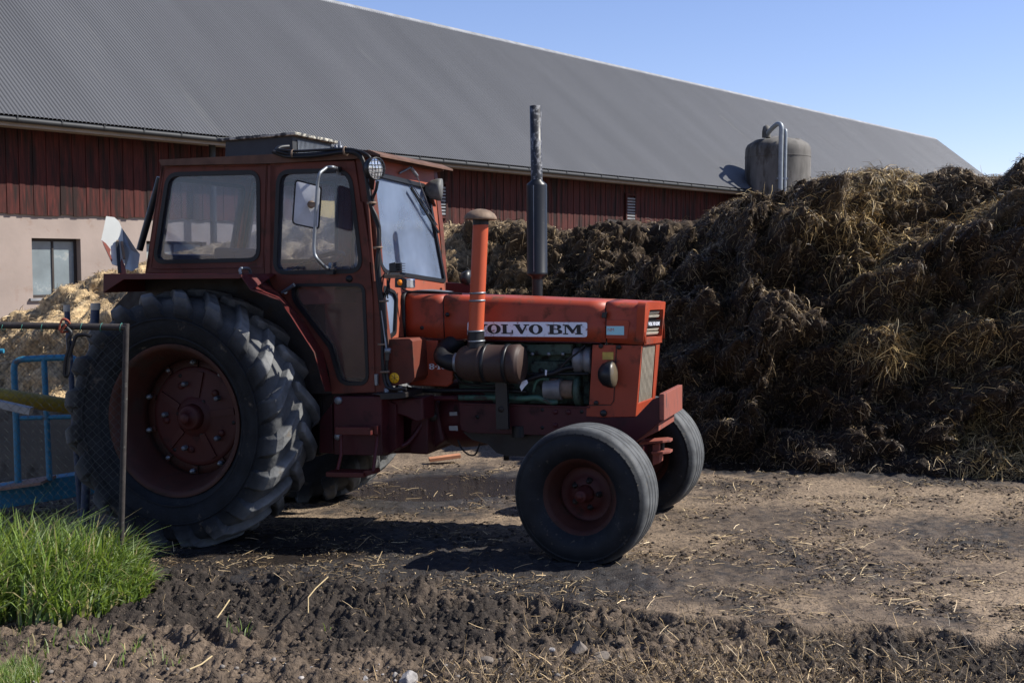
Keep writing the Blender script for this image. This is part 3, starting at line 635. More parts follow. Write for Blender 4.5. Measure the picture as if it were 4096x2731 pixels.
# ================================================================ GRASS
def blades(name,base,hgt,seed,lean,cols,m,wid=.007,label=None):
    r=np.random.default_rng(seed); n=len(base); sg=5
    az=r.random(n)*6.28; dx=np.cos(az)*.5+lean[0]; dy=np.sin(az)*.5+lean[1]; cur=(.35+1.05*r.random(n))*hgt
    t=np.linspace(0,1,sg+1); bx=base[:,0,None]+dx[:,None]*cur[:,None]*(t**2)[None]; by=base[:,1,None]+dy[:,None]*cur[:,None]*(t**2)[None]
    bz=base[:,2,None]+hgt[:,None]*(t-.38*(cur/hgt)[:,None]*t**3*(r.random(n)[:,None]*1.2))
    wv=(1-t**1.6)*.95+.05; sa=az+1.57+r.normal(size=n)*.5; W_=(wid*(.6+.8*r.random(n)))[:,None]*wv[None]/1
    sx=np.cos(sa)[:,None]*W_;sy=np.sin(sa)[:,None]*W_
    Lp=np.stack([bx-sx,by-sy,bz],2);Rp=np.stack([bx+sx,by+sy,bz+ .0],2); V=np.stack([Lp,Rp],2).reshape(n,-1,3)
    k=np.arange(sg)*2; fa=np.stack([k,k+1,k+3,k+2],1); F=(fa[None]+np.arange(n)[:,None,None]*(sg+1)*2).reshape(-1,4)
    c=np.array(cols)[r.integers(0,len(cols),n)]*(.75+.5*r.random((n,1))); cc=np.repeat(c,(sg+1)*2,0)
    o=mesh_np(name,V.reshape(-1,3),F,m,cols=cc); o['kind']='stuff'; return o
m_grass=mat('green_grass_blades',(1,1,1),.5,var=.1,vscale=20,attr='tone',spec=.35)
b=m_grass.node_tree.nodes['Principled BSDF']; b.inputs['Transmission Weight'].default_value=0
tl=m_grass.node_tree.nodes.new('ShaderNodeBsdfTranslucent'); tl.inputs[0].default_value=(.24,.34,.04,1); ms=m_grass.node_tree.nodes.new('ShaderNodeMixShader'); ms.inputs[0].default_value=.35
ou=m_grass.node_tree.nodes['Material Output']; lk=m_grass.node_tree.links; lk.new(b.outputs[0],ms.inputs[1]); lk.new(tl.outputs[0],ms.inputs[2]); lk.new(ms.outputs[0],ou.inputs[0])
r=np.random.default_rng(5)
GC=[(.08,.135,.022),(.13,.20,.040),(.20,.27,.08),(.05,.09,.018),(.28,.34,.17),(.15,.23,.05),(.30,.25,.12)]
n=8000; x=r.uniform(-3.6,-2.0,n); fr=np.interp(x,[-3.5,-2.7,-2.35,-2.15,-2.0],[5.72,5.76,5.84,5.95,6.1])+(fbm(x,0*x,0*x,.2,2,405)-.5)*.35; bk_=np.interp(x,[-3.5,-2.4,-1.84],[6.8,6.7,6.35])
y=fr+(bk_-fr)*r.random(n)**.85
h=np.interp(x,[-3.5,-2.7,-2.35,-2.15,-2.0],[.45,.43,.36,.27,.18])*(.45+.75*r.random(n))*np.clip(.45+(y-fr)*1.6,.4,1)
keep=fbm(x,y,0,.18,2,401)>.30-.0; x,y,h=x[keep],y[keep],h[keep]
gb=np.stack([x,y,soil_z(x,y)[0].clip(-.2,.1)],1)
tag(blades('grass',gb,h,6,(.28,-.12),GC,m_grass,.0085),'clump of tall bright green grass at the left in front of the mesh fence')
n=1500; a=r.random(n)*6.28; q=np.sqrt(r.random(n)); cx,cy=on_ground(25,2660,-.04).x,on_ground(25,2660,-.04).y
x=cx+np.cos(a)*q*.13;y=cy+np.sin(a)*q*.17; blades('grass',np.stack([x,y,soil_z(x,y)[0]],1),.10*(.5+.6*r.random(n)),7,(.1,0),GC[1:],m_grass,.0022)
n=420; x=r.uniform(-2.9,-.9,n); y=r.uniform(5.0,5.75,n); kk=(fbm(x,y,0,.22,2,402)>.60); x,y=x[kk],y[kk]; blades('grass',np.stack([x,y,soil_z(x,y)[0]],1),.07*(.5+.9*r.random(len(x))),8,(.1,0),GC,m_grass,.0035)
# single long stalks and a twig one can point at
def stalk(name,pts,z,rad,m,label,cat):
    P=[on_ground(a,b,z) for a,b in pts]; o=MB().tube(P,rad,5).build(name,m); tag(o,label,cat)
m_pale=mat('bleached_straw',(.40,.31,.17),.6,var=.15,vscale=20); m_twig=mat('dark_twig',(.03,.024,.02),.8)
stalk('twig',[(3611,2063),(3640,2075),(3670,2084)],-.03,.006,m_twig,'short dark twig lying on the dry yard right of the front wheels','twig')
stalk('straw_stalk',[(1233,2450),(1233,2388),(1262,2352),(1312,2306)],.045,.0032,m_pale,'long straw bent in the middle on the black mud below the tractor','straw')
stalk('straw_stalk',[(868,2470),(893,2435),(918,2398)],.03,.0035,m_pale,'straight pale straw slanting up on the mud right of the grass','straw')
stalk('straw_stalk',[(758,2675),(805,2655),(848,2622)],.03,.0035,m_pale,'thick pale straw lying at the lower left below the mud ruts','straw')
# ================================================================ FENCE AT THE LEFT
m_tube=mat('rusty_fence_tube',(.030,.025,.023),.75,var=.3,vscale=25,dirt=(.09,.09,.08),dirt_amt=.30,dirt_scale=35)
m_wire=mat('dark_wire',(.035,.045,.045),.6,.2,var=.3)
FY=6.55
ft_=at(*Z7(835,262),FY); fb=at(*Z7(782,1540),FY); zt=ft_.z; xr=ft_.x; xb=fb.x
fence=empty('mesh_fence',(xr,FY,-.1)); tag(fence,'chain-link fence panel with a rusty tube frame in front of the rear wheel','fence')
fl=lambda x,z,y=0:(x-xr,y,z+.1)
xl=-3.75
MB().tube([fl(xl,at(0,1290,FY).z),fl(xr,zt)],.019,10).build('top_rail',m_tube,fence)
MB().tube([fl(xr,zt+.02),fl(xb,-.15)],.016,10).build('end_post',m_tube,fence)
w=MB(); cell=.050; cw=cell*.5; nc=int((xr-xl)/cw)+1; zlow=.02; nr=int((zt-zlow)/(cell/2))
for c_ in range(nc):
    pts=[]
    for k in range(nr+1):
        z=zt-.01-k*cell/2; xx=xr-.003-c_*cw-(cw if (k+c_)%2 else 0)-(xr-xb)*(k/nr)*max(0,1-c_/40)+.004*math.sin(c_*.7+k*.23)
        pts.append(fl(xx,z+.003*math.sin(c_*.31),.003 if k%2 else -.003))
    w.tube(pts,.0014,3,False)
wm=w.build('wire_mesh',m_wire,fence); 
m_tie=mat('teal_tie_wire',(.04,.16,.13),.6,var=.1)
for k in range(12):
    x=xr-.03-k*.11; c_=Vector(fl(x,zt if k<1 else zt))
    MB().tube([c_+Vector((.004*math.sin(q),.023*math.cos(q),.023*math.sin(q)-.0)) for q in np.linspace(0,6.28,9)],.0022,4,False).build('tie',m_tie,fence)
# twine and a rubber strap hanging from the rail
a=at(*Z7(425,245),FY); MB().tube(smooth_path([a+Vector((-.02,-.03,-.03)),a+Vector((0,-.03,.03)),a+Vector((.03,-.02,.02)),a+Vector((.03,.02,-.03)),a+Vector((-.01,-.025,-.04)),a+Vector((.02,-.03,.0))],5),.0065,6).build('twine',mat('orange_twine',(.20,.05,.028),.8))
o=bpy.data.objects['twine']; tag(o,'knot of orange twine tied round the fence top rail','twine')
pts=[at(*Z7(*q),FY-.03) for q in ((440,265),(470,300),(450,340),(455,400),(435,470),(425,560),(435,585),(448,570),(455,470),(480,380),(505,320),(560,310),(600,322))]
o=MB().tube(smooth_path(pts,4),.011,6).build('strap',M['rubber']); tag(o,'black rubber strap looped over the fence rail and hanging down','strap')
pts=[at(*Z7(*q),FY+.04) for q in ((500,270),(560,290),(585,340),(600,400))]
# blue posts behind the fence
m_bpost=mat('blue_plastic_post',(.035,.05,.085),.5,var=.2,dirt=(.25,.25,.24),dirt_amt=.3,dirt_scale=14)
for (p,q,lab) in (((440,130),(482,760),'thin blue fence post, leaning, behind the orange twine'),((630,118),(600,700),'thicker blue fence post with a pale cap beside the rear tyre')):
    Y=8.3 if p[0]<500 else 8.0; a=at(*Z7(*p),Y); b=at(*Z7(*q),Y); d=(b-a); b=a+d*((a.z+.1)/-d.z)
    e=empty('fence_post',b); tag(e,lab,'post','blue posts behind the mesh fence'); 
    rr=.020 if p[0]<500 else .030
    MB().tube([(0,0,0),a-b],rr,12).build('pole',m_bpost,e); MB().tube([a-b-Vector((0,0,.03)),a-b+Vector((0,0,.015))],rr+.003,12).build('post_cap',M['cream'],e)
# blue tubular implement
m_blue=mat('sky_blue_paint',(.022,.15,.24),.45,var=.12,vscale=9,dirt=(.10,.07,.05),dirt_amt=.32,dirt_scale=8)
BY=8.6
bi=empty('blue_frame_implement',on_ground(200,1960,-.1)); tag(bi,'sky blue tubular frame on a low blue beam behind the mesh fence','implement')
inv=bi.location
def bp_(x,y,Y=BY): return at(*Z7(x,y),Y)-inv
loop=[bp_(120,1300),bp_(108,900),bp_(92,540),bp_(98,495),bp_(135,474),bp_(300,465),bp_(460,461),bp_(505,480),bp_(525,530),bp_(538,900),bp_(548,1190)]
MB().tube(rounded(loop,0.03),.024,10).build('loop_tube',m_blue,bi)
MB().tube([bp_(290,470),bp_(328,1270)],.022,10).build('upright_tube',m_blue,bi)
MB().tube([bp_(135,862),bp_(545,850)],.017,8).build('cross_tube',m_blue,bi)
MB().tube([bp_(-60,418),bp_(25,418)],.017,8).build('stub_tube',m_blue,bi)
a=bp_(-200,1405,BY-.1); b=bp_(640,1275,BY+.35); MB().beam(a,b,.14,.17).build('beam',m_blue,bi,bevel=.008)
MB().beam(bp_(-80,1325),bp_(320,1268),.30,.02).build('deck_plate',mat('rusty_deck',(.22,.13,.09),.8,var=.3),bi)
# yellow pipe
a=at(*Z7(-150,690),7.9);b=at(*Z7(560,800),8.4); o=MB().tube([a,b],.055,16).build('yellow_pipe',mat('yellow_pipe_paint',(.24,.17,.02),.5,var=.2,dirt=(.1,.08,.04),dirt_amt=.3)); tag(o,'thick yellow pipe running level behind the mesh fence','pipe')
a=at(*Z7(-150,735),7.7);b=at(*Z7(208,815),7.7); o=MB().beam(a,b,.06,.05).build('steel_channel',M['steel'],bevel=.003); tag(o,'grey steel channel with a cut end just under the yellow pipe','steel channel')
# low concrete wall
m_conc=mat('old_concrete',(.10,.09,.075),.9,var=.25,vscale=3,dirt=(.03,.025,.02),dirt_amt=.4,dirt_scale=3,bump=.3)
a=at(*Z7(-400,790),9.6);b=at(*Z7(900,865),10.4)
lw=MB().box((-6.4,9.9,-.5),(-2.75,10.25,a.z-.02)).build('retaining_wall',m_conc,bevel=.01); tag(lw,'low concrete retaining wall in shade behind the blue frame','wall')
# ================================================================ TRACTOR
M['greylamp']=mat('grimy_grey_lamp',(.10,.10,.095),.6,var=.3,vscale=30,dirt=(.05,.045,.04),dirt_amt=.4,dirt_scale=20)
tr=empty('tractor',mw=TM); tag(tr,'old orange and dark red farm tractor with a glazed cab parked before the manure heap','tractor')
V=Vector
# ---------------------------------------------------------------- wheels
def lathe_y(prof,n,O=(0,0,0)):       # prof [(r,y)]; wheel axis = y, -y is the outside
    return MB().lathe(prof,O,(0,1,0),n)
def flatten(o,R_,cut,bulge):
    for v in o.data.vertices:
        if v.co.z<-(R_-cut):
            k=(-(R_-cut)-v.co.z)/cut; v.co.z=-(R_-cut)+.0; v.co.y*=1+bulge*k
        elif v.co.z<-(R_-cut*4.5): v.co.y*=1+bulge*.45*((-v.co.z-(R_-cut*4.5))/(cut*3.5))
def shift_y(o,k,d):
    for v in o.data.vertices: v.co.y=v.co.y*k+d
def tyre_tone(o,r0,r1,hw,b=(.135,.137,.135),w=.24):
    """dusty tread, blacker sidewalls"""
    n=len(o.data.vertices); co=np.empty(n*3,np.float32); o.data.vertices.foreach_get('co',co); co=co.reshape(n,3)
    rr=np.hypot(co[:,0],co[:,2]); yy=np.abs(co[:,1]); k=np.clip((rr-(r1-w*.55))/(w*.5),0,1)**1.5
    
    a=np.array([.0085,.010,.0125]); b=np.array(b); c=a+(b-a)*k[:,None]  # from shaded sidewall colour to sunlit, dusty tread colour
    at_=o.data.color_attributes.new('tone','FLOAT_COLOR','POINT'); cc=np.ones((n,4),np.float32); cc[:,:3]=c; at_.data.foreach_set('color',cc.ravel())
def rear_wheel(O,side,rot):
    """side -1: near wheel, outside towards -y"""
    rim_r=.485
    rp=[(rim_r+.012,-.170),(rim_r+.014,-.158),(rim_r,-.150),(rim_r-.015,-.135),(rim_r-.03,-.10),(rim_r-.045,-.06),(rim_r-.06,.0),(rim_r-.075,.05),(rim_r-.075,.10),(rim_r-.03,.13),(rim_r+.012,.17),(rim_r-.01,.175),(rim_r-.05,.12),(rim_r-.10,.11),(rim_r-.10,.04),(rim_r-.085,0),(rim_r-.07,-.06),(rim_r-.05,-.11),(rim_r-.028,-.150),(rim_r-.012,-.172),(rim_r+.012,-.170)]
    w=lathe_y(rp,72).build('rear_wheel',M['rim'],tr); w.location=O; w.rotation_euler=(0,0,0 if side<0 else math.pi)
    Rt=RR; hw=.235
    tp=[(rim_r-.02,-.155),(rim_r+.02,-.185),(rim_r+.07,-.212),(rim_r+.14,-.236),(rim_r+.21,-.238),(Rt-.095,-.226),(Rt-.070,-.205),(Rt-.055,-.16),(Rt-.046,-.08),(Rt-.043,0)]
    tp=tp+[(r_,-y_) for r_,y_ in tp[-2::-1]]
    t=lathe_y(tp,96)
    for a,ra in ((-.224,rim_r+.055),(-.240,rim_r+.17)): t.lathe([(ra,a-.006),(ra+.006,a-.011),(ra+.012,a-.006)],(0,0,0),(0,1,0),72)
    nl=20; rnd=random.Random(3 if side<0 else 9)
    for sd in (-1,1):
        for k in range(nl):
            th0=2*math.pi*(k+(0 if sd<0 else .5))/nl+rot
            # cross-sections from the sidewall over the shoulder to the centre line
            secs=[(-.03,-.236,Rt-.185,.010,.078),(-.01,-.248,Rt-.145,.018,.074),(.01,-.254,Rt-.090,.030,.068),(.03,-.246,Rt-.036,.044,.064),(.06,-.212,Rt-.014,.044,.060),(.13,-.15,Rt-.004,.042,.054),(.21,-.08,Rt,.040,.052),(.285,-.012,Rt+.001,.038,.054),(.305,.012,Rt-.008,.038,.040)]
            vs=[];fs=[]
            for j,(dth,y,r_,h,wd) in enumerate(secs):
                jj=(rnd.random()-.5)*.008
                th=th0+dth*1.0; y_=y if sd<0 else -y
                if j<3: nrm=(0.35,-.94) 
                elif j==3: nrm=(.75,-.66)
                else: nrm=(1,0)
                def P(r,y,t): return V((math.cos(t)*r,y,math.sin(t)*r))
                hwd=wd*1.62/2/r_
                base_r=r_-h*nrm[0]-.01; by=(y-h*nrm[1]) if sd<0 else -(y-h*nrm[1])
                vs+= [P(base_r,by,th-hwd*1.6),P(r_+jj,y_,th-hwd*.9),P(r_+jj,y_,th+hwd*.9),P(base_r,by,th+hwd*1.3)]
            for j in range(len(secs)-1):
                for q in range(3): fs.append((j*4+q,j*4+q+1,j*4+q+5,j*4+q+4))
            fs+=[(0,1,2,3),tuple(len(vs)-4+i for i in range(4))]
            t.add(vs,fs,False)
    t=t.build('tyre',M['tyre'],w); b=t.modifiers.new('b','BEVEL'); b.width=.009; b.segments=2; b.limit_method='ANGLE'; b.angle_limit=R(50)
    tyre_tone(t,rim_r,Rt,.20); flatten(t,Rt,.028,.03); shift_y(t,1.07,.035)
    # disc bolted inside the rim
    D=.10
    d=lathe_y([(.001,D-.05),(.115,D-.05),(.125,D-.035),(.14,D-.03),(.30,D-.012),(.325,D-.012),(.332,D-.004),(.332,D+.01),(.001,D+.01)],56)
    for k in range(5):
        a=2*math.pi*k/5+.12; d.beam(V((math.cos(a)*.13,D-.030,math.sin(a)*.13)),V((math.cos(a)*.30,D-.014,math.sin(a)*.30)),.045,.02,(0,1,0))
    d.lathe([(.001,D-.155),(.030,D-.155),(.036,D-.145),(.040,D-.11),(.070,D-.105),(.082,D-.10),(.088,D-.045)],(0,0,0),(0,1,0),24)
    for k in range(5):
        a=2*math.pi*k/5+.75; c_=V((math.cos(a)*.225,D-.02,math.sin(a)*.225)); d.lathe([(.001,-.016),(.022,-.016),(.025,0)],c_,(0,1,0),12)
    d=d.build('wheel_disc',M['disc'],w)
    hs=MB(); 
    for k in range(6): a=2*math.pi*k/6+.9; hs.lathe([(.001,-.002),(.013,-.002),(.013,.01)],V((math.cos(a)*(.29 if k%2 else .125),D-.014-(0 if k%2 else .022),math.sin(a)*(.29 if k%2 else .125))),(0,1,0),10)
    hs.build('disc_holes',M['rubber'],w)['kind']='stuff'
    lathe_y([(.325,D-.002),(.420,D-.002),(.420,D+.035),(.325,D+.035),(.325,D-.002)],56).build('mounting_ring',M['rim'],w)
    for k in range(5):
        a=2*math.pi*k/5+.12+.45; c_=V((math.cos(a)*.225,D-.035,math.sin(a)*.225))
        MB().lathe([(.001,-.028),(.013,-.028),(.018,-.022),(.018,.02)],c_,(0,1,0),6).build('wheel_bolt',M['chrome'],w)
    for k in range(10):
        a=2*math.pi*k/10+.25; c_=V((math.cos(a)*.362,D,math.sin(a)*.362)); L_=.07 if k%3 else .035
        MB().lathe([(.001,-L_),(.011,-L_),(.011,-L_+.012),(.017,-L_+.014),(.017,-L_+.034),(.011,-L_+.036),(.011,0)],c_,(0,1,0),8).build('rim_stud',M['steel'],w)
        MB().beam(c_+V((math.cos(a)*-.03,-.012,math.sin(a)*-.03)),c_+V((math.cos(a)*.05,-.012,math.sin(a)*.05)),.035,.02,(0,1,0)).build('rim_lug',M['rim'],w,bevel=.003)
    return w
RW1=rear_wheel((0,-.78,RZ),-1,.10); RW2=rear_wheel((0,.78,RZ),1,.32)
FR=.408; FZ=.385
def front_wheel(O,side,steer):
    rp=[(.222,-.112),(.232,-.116),(.235,-.106),(.218,-.098),(.205,-.085),(.192,-.05),(.178,-.03),(.172,.03),(.20,.06),(.218,.095),(.232,.11),(.225,.118),(.205,.10),(.165,.05),(.160,-.02),(.178,-.045),(.195,-.085),(.205,-.102),(.222,-.112)]
    w=lathe_y(rp,56).build('front_wheel',M['rim'],tr); w.location=O; w.rotation_euler=(0,0,steer+(0 if side<0 else math.pi))
    tp=[(.218,-.104),(.235,-.122),(.262,-.142),(.292,-.152),(.318,-.151),(.338,-.146),(.350,-.141),(.356,-.1395),(.3585,-.141),(.366,-.137),(.3665,-.1345),(.381,-.128),(.393,-.112),(.398,-.092),(.400,-.075),(.388,-.073),(.388,-.066),(.401,-.064),(.402,-.030),(.390,-.028),(.390,-.020),(.402,-.018),(.402,0)]; tp=[(r_ if r_<.3 else r_+.006,y_) for r_,y_ in tp]
    tp=tp+[(r_,-y_) for r_,y_ in tp[-2::-1]]
    t=lathe_y(tp,96)
    for k in range(96):      # shallow shoulder notches and sidewall bars
        if k%2: continue
        a=2*math.pi*k/96; 
        for yy in (-.1395,.1395): t.beam(V((math.cos(a)*.345,yy,math.sin(a)*.345)),V((math.cos(a)*.3725,yy*.975,math.sin(a)*.3725)),.010,.004,(0,1,0))
    t=t.build('tyre',M['ftyre'],w); tyre_tone(t,.235,FR,.115,(.075,.079,.082),.060); shift_y(t,1.10,.008); flatten(t,FR,.017,.10)
    D=.028
    d=lathe_y([(.001,D-.03),(.085,D-.03),(.10,D-.012),(.155,D),(.172,D-.012),(.172,D+.012),(.001,D+.012)],40); d=d.build('wheel_disc',M['disc'],w)
    h=MB().lathe([(.001,D-.135),(.014,D-.137),(.016,D-.125),(.030,D-.125),(.036,D-.118),(.040,D-.07),(.048,D-.066),(.055,D-.03)],(0,0,0),(0,1,0),24).build('hub',M['disc'],w)
    for k in range(5):
        a=2*math.pi*k/5+.0; c_=V((math.cos(a)*.080,D-.022,math.sin(a)*.080))
        MB().lathe([(.001,-.035),(.009,-.035),(.009,-.024),(.016,-.022),(.018,-.008),(.022,-.006),(.022,0)],c_,(0,1,0),6).build('wheel_nut',M['greasy'],w)
    return w
front_wheel((WB,-.78,FZ),-1,R(-4)); front_wheel((WB,.75,FZ),1,R(-6))
# ---------------------------------------------------------------- tracing helpers in the tractor's own frame
def T(p,y): v=TF.y(p,y); return (v.x,v.z)
def prism(name,pts,y0,y1,m,parent=tr,bevel=.004,holes=[]):
    """outline traced on the plane y0, given its thickness to y1"""
    o=[V((T(p,y0)[0],y0,T(p,y0)[1])) for p in pts]; h=[[V((T(p,y0)[0],y0,T(p,y0)[1])) for p in q] for q in holes]
    return MB().panel(o,h,(0,y1-y0,0)).build(name,m,parent,bevel=bevel)
def P3(p,y): v=TF.y(p,y); return V((v.x,y,v.z))
def cyl(name,a,b,r,m,parent=tr,n=20,bevel=0):
    return MB().tube([a,b],r,n).build(name,m,parent,bevel=bevel)
def bolt(p,y,r=.014,m='greasy',parent=tr,h=.012):
    c_=P3(p,y); MB().lathe([(.001,-h),(r*.8,-h),(r,-h*.7),(r,0.004)],c_,(0,1,0),8).build('bolt',M[m],parent)
def windows(frame,hole,th,seal_w,glass,y_or_N,off=.0):
    """rubber seal round a hole (3D loop), and the pane in it; th = thickness vector of the frame"""
    Nn=V(th).normalized(); t=V(th); o=[p-Nn*.006 for p in hole]; i=inset(hole,seal_w,Nn); i=[p-Nn*.006 for p in i]
    o=inset(o,-.008,Nn)
    MB().panel(o,[i],t+Nn*.012).build('window_seal',M['rubber'],frame)
    g=inset(hole,seal_w*.5,Nn); g=[p+t*.45 for p in g]
    MB().panel(g,[],Nn*.004).build('window_pane',glass,frame)
YC=-.56
# ---- cab sides (near side traced; the far side is its mirror image)
def mir(o,nm=None):
    """mirrored copy of a part and its sub-parts on the far side of the cab"""
    def one(q,par):
        me=q.data.copy()
        for v in me.vertices: v.co.y*=-1
        me.flip_normals(); c=bpy.data.objects.new(q.name.split('.')[0],me); link(c,par)
        for md in q.modifiers:
            if md.type=='BEVEL': b=c.modifiers.new('b','BEVEL'); b.width=md.width; b.segments=md.segments; b.limit_method='ANGLE'; b.angle_limit=md.angle_limit
        for ch in q.children: one(ch,c)
        return c
    return one(o,tr)
rs_out=[Z1(1048,1072),Z1(1166,290),Z1(1938,284),Z1(1912,1085)]
rs_hole=[P3(p,YC) for p in (Z1(1212,352),Z1(1876,334),Z1(1878,982),Z1(1112,998))]
hh=rounded(rs_hole,.085,6)
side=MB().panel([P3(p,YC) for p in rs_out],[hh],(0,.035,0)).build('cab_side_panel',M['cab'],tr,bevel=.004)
windows(side,hh,(0,.035,0),.020,M['glass'],0)
side2=mir(side)
# raised inner border on the panel
bp=MB().panel([P3(p,YC-.004) for p in (Z1(1092,1040),Z1(1188,312),Z1(1925,300),Z1(1900,1030))],[inset(hh,-.05,V((0,1,0)))],(0,.004,0)).build('window_surround',M['cab'],side)
# B pillar
pil=prism('cab_pillar',[Z1(1938,284),Z1(2005,290),Z1(1975,1090),Z1(1912,1085)],YC-.012,YC+.05,M['cab'],bevel=.006); mir(pil)
# door with two windows
d_out=[Z2(178,345),Z2(205,338),Z2(935,318),Z2(990,690),Z2(1072,1230),Z2(1098,1568),Z4(782,892),Z4(512,902),Z4(492,760),Z4(455,640),Z4(330,450),Z4(215,300),Z4(150,245),Z4(120,190)]
h1=rounded([P3(p,YC-.012) for p in (Z2(250,412),Z2(900,398),Z2(1010,1318),Z2(215,1332))],[.09,.11,.10,.09],6)
h2=rounded([P3(p,YC-.012) for p in (Z4(268,218),Z4(715,214),Z4(742,842),Z4(565,842),Z4(500,610),Z4(270,310))],[.07,.06,.07,.07,.03,.06],6)
door=MB().panel([P3(p,YC-.012) for p in d_out],[h1,h2],(0,.045,0)).build('door',M['cab'],tr,bevel=.007)
windows(door,h1,(0,.045,0),.019,M['glass'],0); windows(door,h2,(0,.045,0),.014,M['lglass'],0)
door2=mir(door)
MB().tube([P3(Z4(200,268),YC-.05),P3(Z4(278,218),YC-.06)],[.010,.013],8).build('handle',M['chrome'],door)
cyl('handle_boss',P3(Z4(222,262),YC-.05),P3(Z4(222,262),YC),.014,M['steel'],door,10)
MB().lathe([(.001,-.016),(.02,-.014),(.024,0)],P3(Z2(890,1378),YC-.012),(0,1,0),14).build('lock',M['rubber'],door)
prism('hinge',[Z4(778,778),Z4(798,778),Z4(798,850),Z4(782,850)],YC-.03,YC-.012,M['steel'],door,.003)
# A pillar, from the door to the corner of the windshield
ap_=[Z2(940,300),Z2(1050,262),Z2(1075,420),Z2(1128,900),Z2(1165,1420),Z4(856,560),Z4(860,905),Z4(786,900),Z2(1104,1568),Z2(1078,1230),Z2(994,690)]
ap=prism('windshield_pillar',ap_,YC+.0,YC+.07,M['cab'],bevel=.006); mir(ap)
for (a,b) in ((Z2(1000,690),Z2(1082,1230)),(Z2(1050,640),Z2(1110,1400))):
    o=MB().tube([P3(a,YC-.012),P3(b,YC-.012)],.011,8).build('pillar_trim',M['cab'],tr)
# ---- front of the cab: plane through the corner line, across to the far side
c0=P3(Z2(1055,290),YC); c1=P3(Z2(1165,1420),YC); FN=(c1-c0).cross(V((0,1,0))).normalized()
if FN.x<0: FN=-FN
def Fp(p): return TF.on(p,c0,FN)
def Fpy(zq,y):   # point on the front plane at height of traced pixel z and given y
    k=(zq-c0.z)/(c1.z-c0.z); return V((c0.x+(c1.x-c0.x)*k,y,zq))
YF=abs(YC)
zlow=P3(Z4(862,560),YC).z
outer=[Fpy(c0.z,-YF),Fpy(c0.z,YF),Fpy(zlow,YF),Fpy(zlow,-YF)]
hw_=rounded([Fp(p) for p in (Z2(1100,425),Z2(1590,545),Z2(1752,1408),Z2(1168,1318))],[.06,.09,.05,.12],7)
hl=rounded([Fp(p) for p in (Z4(838,228),Z4(905,262),Z4(922,300),Z4(912,520),Z4(880,548),Z4(852,520))],.02,4)
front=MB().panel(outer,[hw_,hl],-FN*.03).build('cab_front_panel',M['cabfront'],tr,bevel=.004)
windows(front,hw_,-FN*.03,.020,M['wglass'],0); windows(front,hl,-FN*.03,.013,M['wglass'],0)
# ---- rear of the cab
r0=P3(Z1(1166,290),YC); r1=P3(Z1(1048,1072),YC)
def Rpy(k,y,off=0): q=r0.lerp(r1,k); return V((q.x,y,q.z))
outer=[Rpy(0,-YF),Rpy(0,YF),Rpy(1,YF),Rpy(1,-YF)]; hr=rounded([Rpy(.10,-.46),Rpy(.10,.46),Rpy(.85,.46),Rpy(.85,-.46)],.08,5)
rn=(r1-r0).cross(V((0,1,0))).normalized(); rn=rn if rn.x>0 else -rn
rear=MB().panel(outer,[hr],rn*.03).build('cab_rear_panel',M['cab'],tr,bevel=.004); windows(rear,hr,rn*.03,.022,M['glass'],0)
# ---- roof
rf=[Z1(1148,252),Z1(1560,232),Z1(1975,212),Z2(860,248),Z2(1062,222),Z2(1075,285),Z2(1000,300),Z2(185,345),Z1(1166,294)]
o=[P3(p,-.60) for p in rf]
zr_=[q.z for q in o]
roof=MB().panel(o,[],(0,1.20,0)).build('roof_panel',M['roofedge'],tr,bevel=.008)
vis0=P3(Z2(1068,224),-.60); 
far=TF.on(Z2(1642,418),(0,.60,0),(0,1,0))
vz=MB(); a=vis0; b=V((a.x+.075,-.60,a.z-.035)); vz.add([a,V((a.x,.60,a.z)),V((b.x,.60,b.z)),b, a-V((0,0,.03)),V((a.x,.60,a.z-.03)),V((b.x,.60,b.z-.012)),b-V((0,0,.012))],[(0,1,2,3),(4,5,6,7),(0,3,7,4),(3,2,6,7),(2,1,5,6)])
vz.build('roof_visor',M['roofedge'],roof)
MB().panel([V((c0.x-.02,-YF+.04,c0.z-.05)),V((c0.x-.02,YF-.04,c0.z-.05)),V((r0.x+.06,YF-.04,r0.z-.02)),V((r0.x+.06,-YF+.04,r0.z-.02))],[],(0,0,.02)).build('headliner',M['liner'],roof)
# roof box with a lichen-covered lid
yb=-.24
def B3(p,y=yb): return P3(p,y)
l0=B3(Z1(1568,108));l1=B3(Z1(2130,62)); wbox=.62
lid=MB().panel([B3(Z1(1565,95)),B3(Z1(2135,48)),B3(Z1(2138,72)),B3(Z1(1572,120))],[],(0,wbox,0)).build('filter_lid',M['lichen'],tr,bevel=.006)
MB().panel([B3(Z1(1632,112),yb+.03),B3(Z1(2115,76),yb+.03),B3(Z1(2120,225),yb+.03),B3(Z1(1628,235),yb+.03)],[],(0,wbox-.06,0)).build('filter_box',M['darkbox'],tr,bevel=.004)
e0=B3(Z1(2117,80),yb+.03); e1=B3(Z1(2120,222),yb+.03)
g=MB()
for k in range(26): 
    y=yb+.09+k*.018; g.box((e0.x+.001,y,e1.z+.02),(e0.x+.006,y+.007,e0.z-.02))
g.build('filter_mesh',M['steel'],tr)['kind']='stuff'
g=MB()
for p in (1940,1650): g.beam(B3(Z1(p,100),yb+.028),B3(Z1(p,222),yb+.028),.006,.006)
o=MB().lathe([(.001,.05),(.008,.05),(.008,.025),(.018,.022),(.018,0)],P3(Z2(805,215),-.15),(0,0,1),8).build('roof_bolt',M['chrome'],tr)
o=MB().lathe([(.001,.03),(.008,.03),(.012,.012),(.012,0)],P3(Z2(772,218),-.18),(0,0,1),8).build('roof_bolt',M['chrome'],tr)
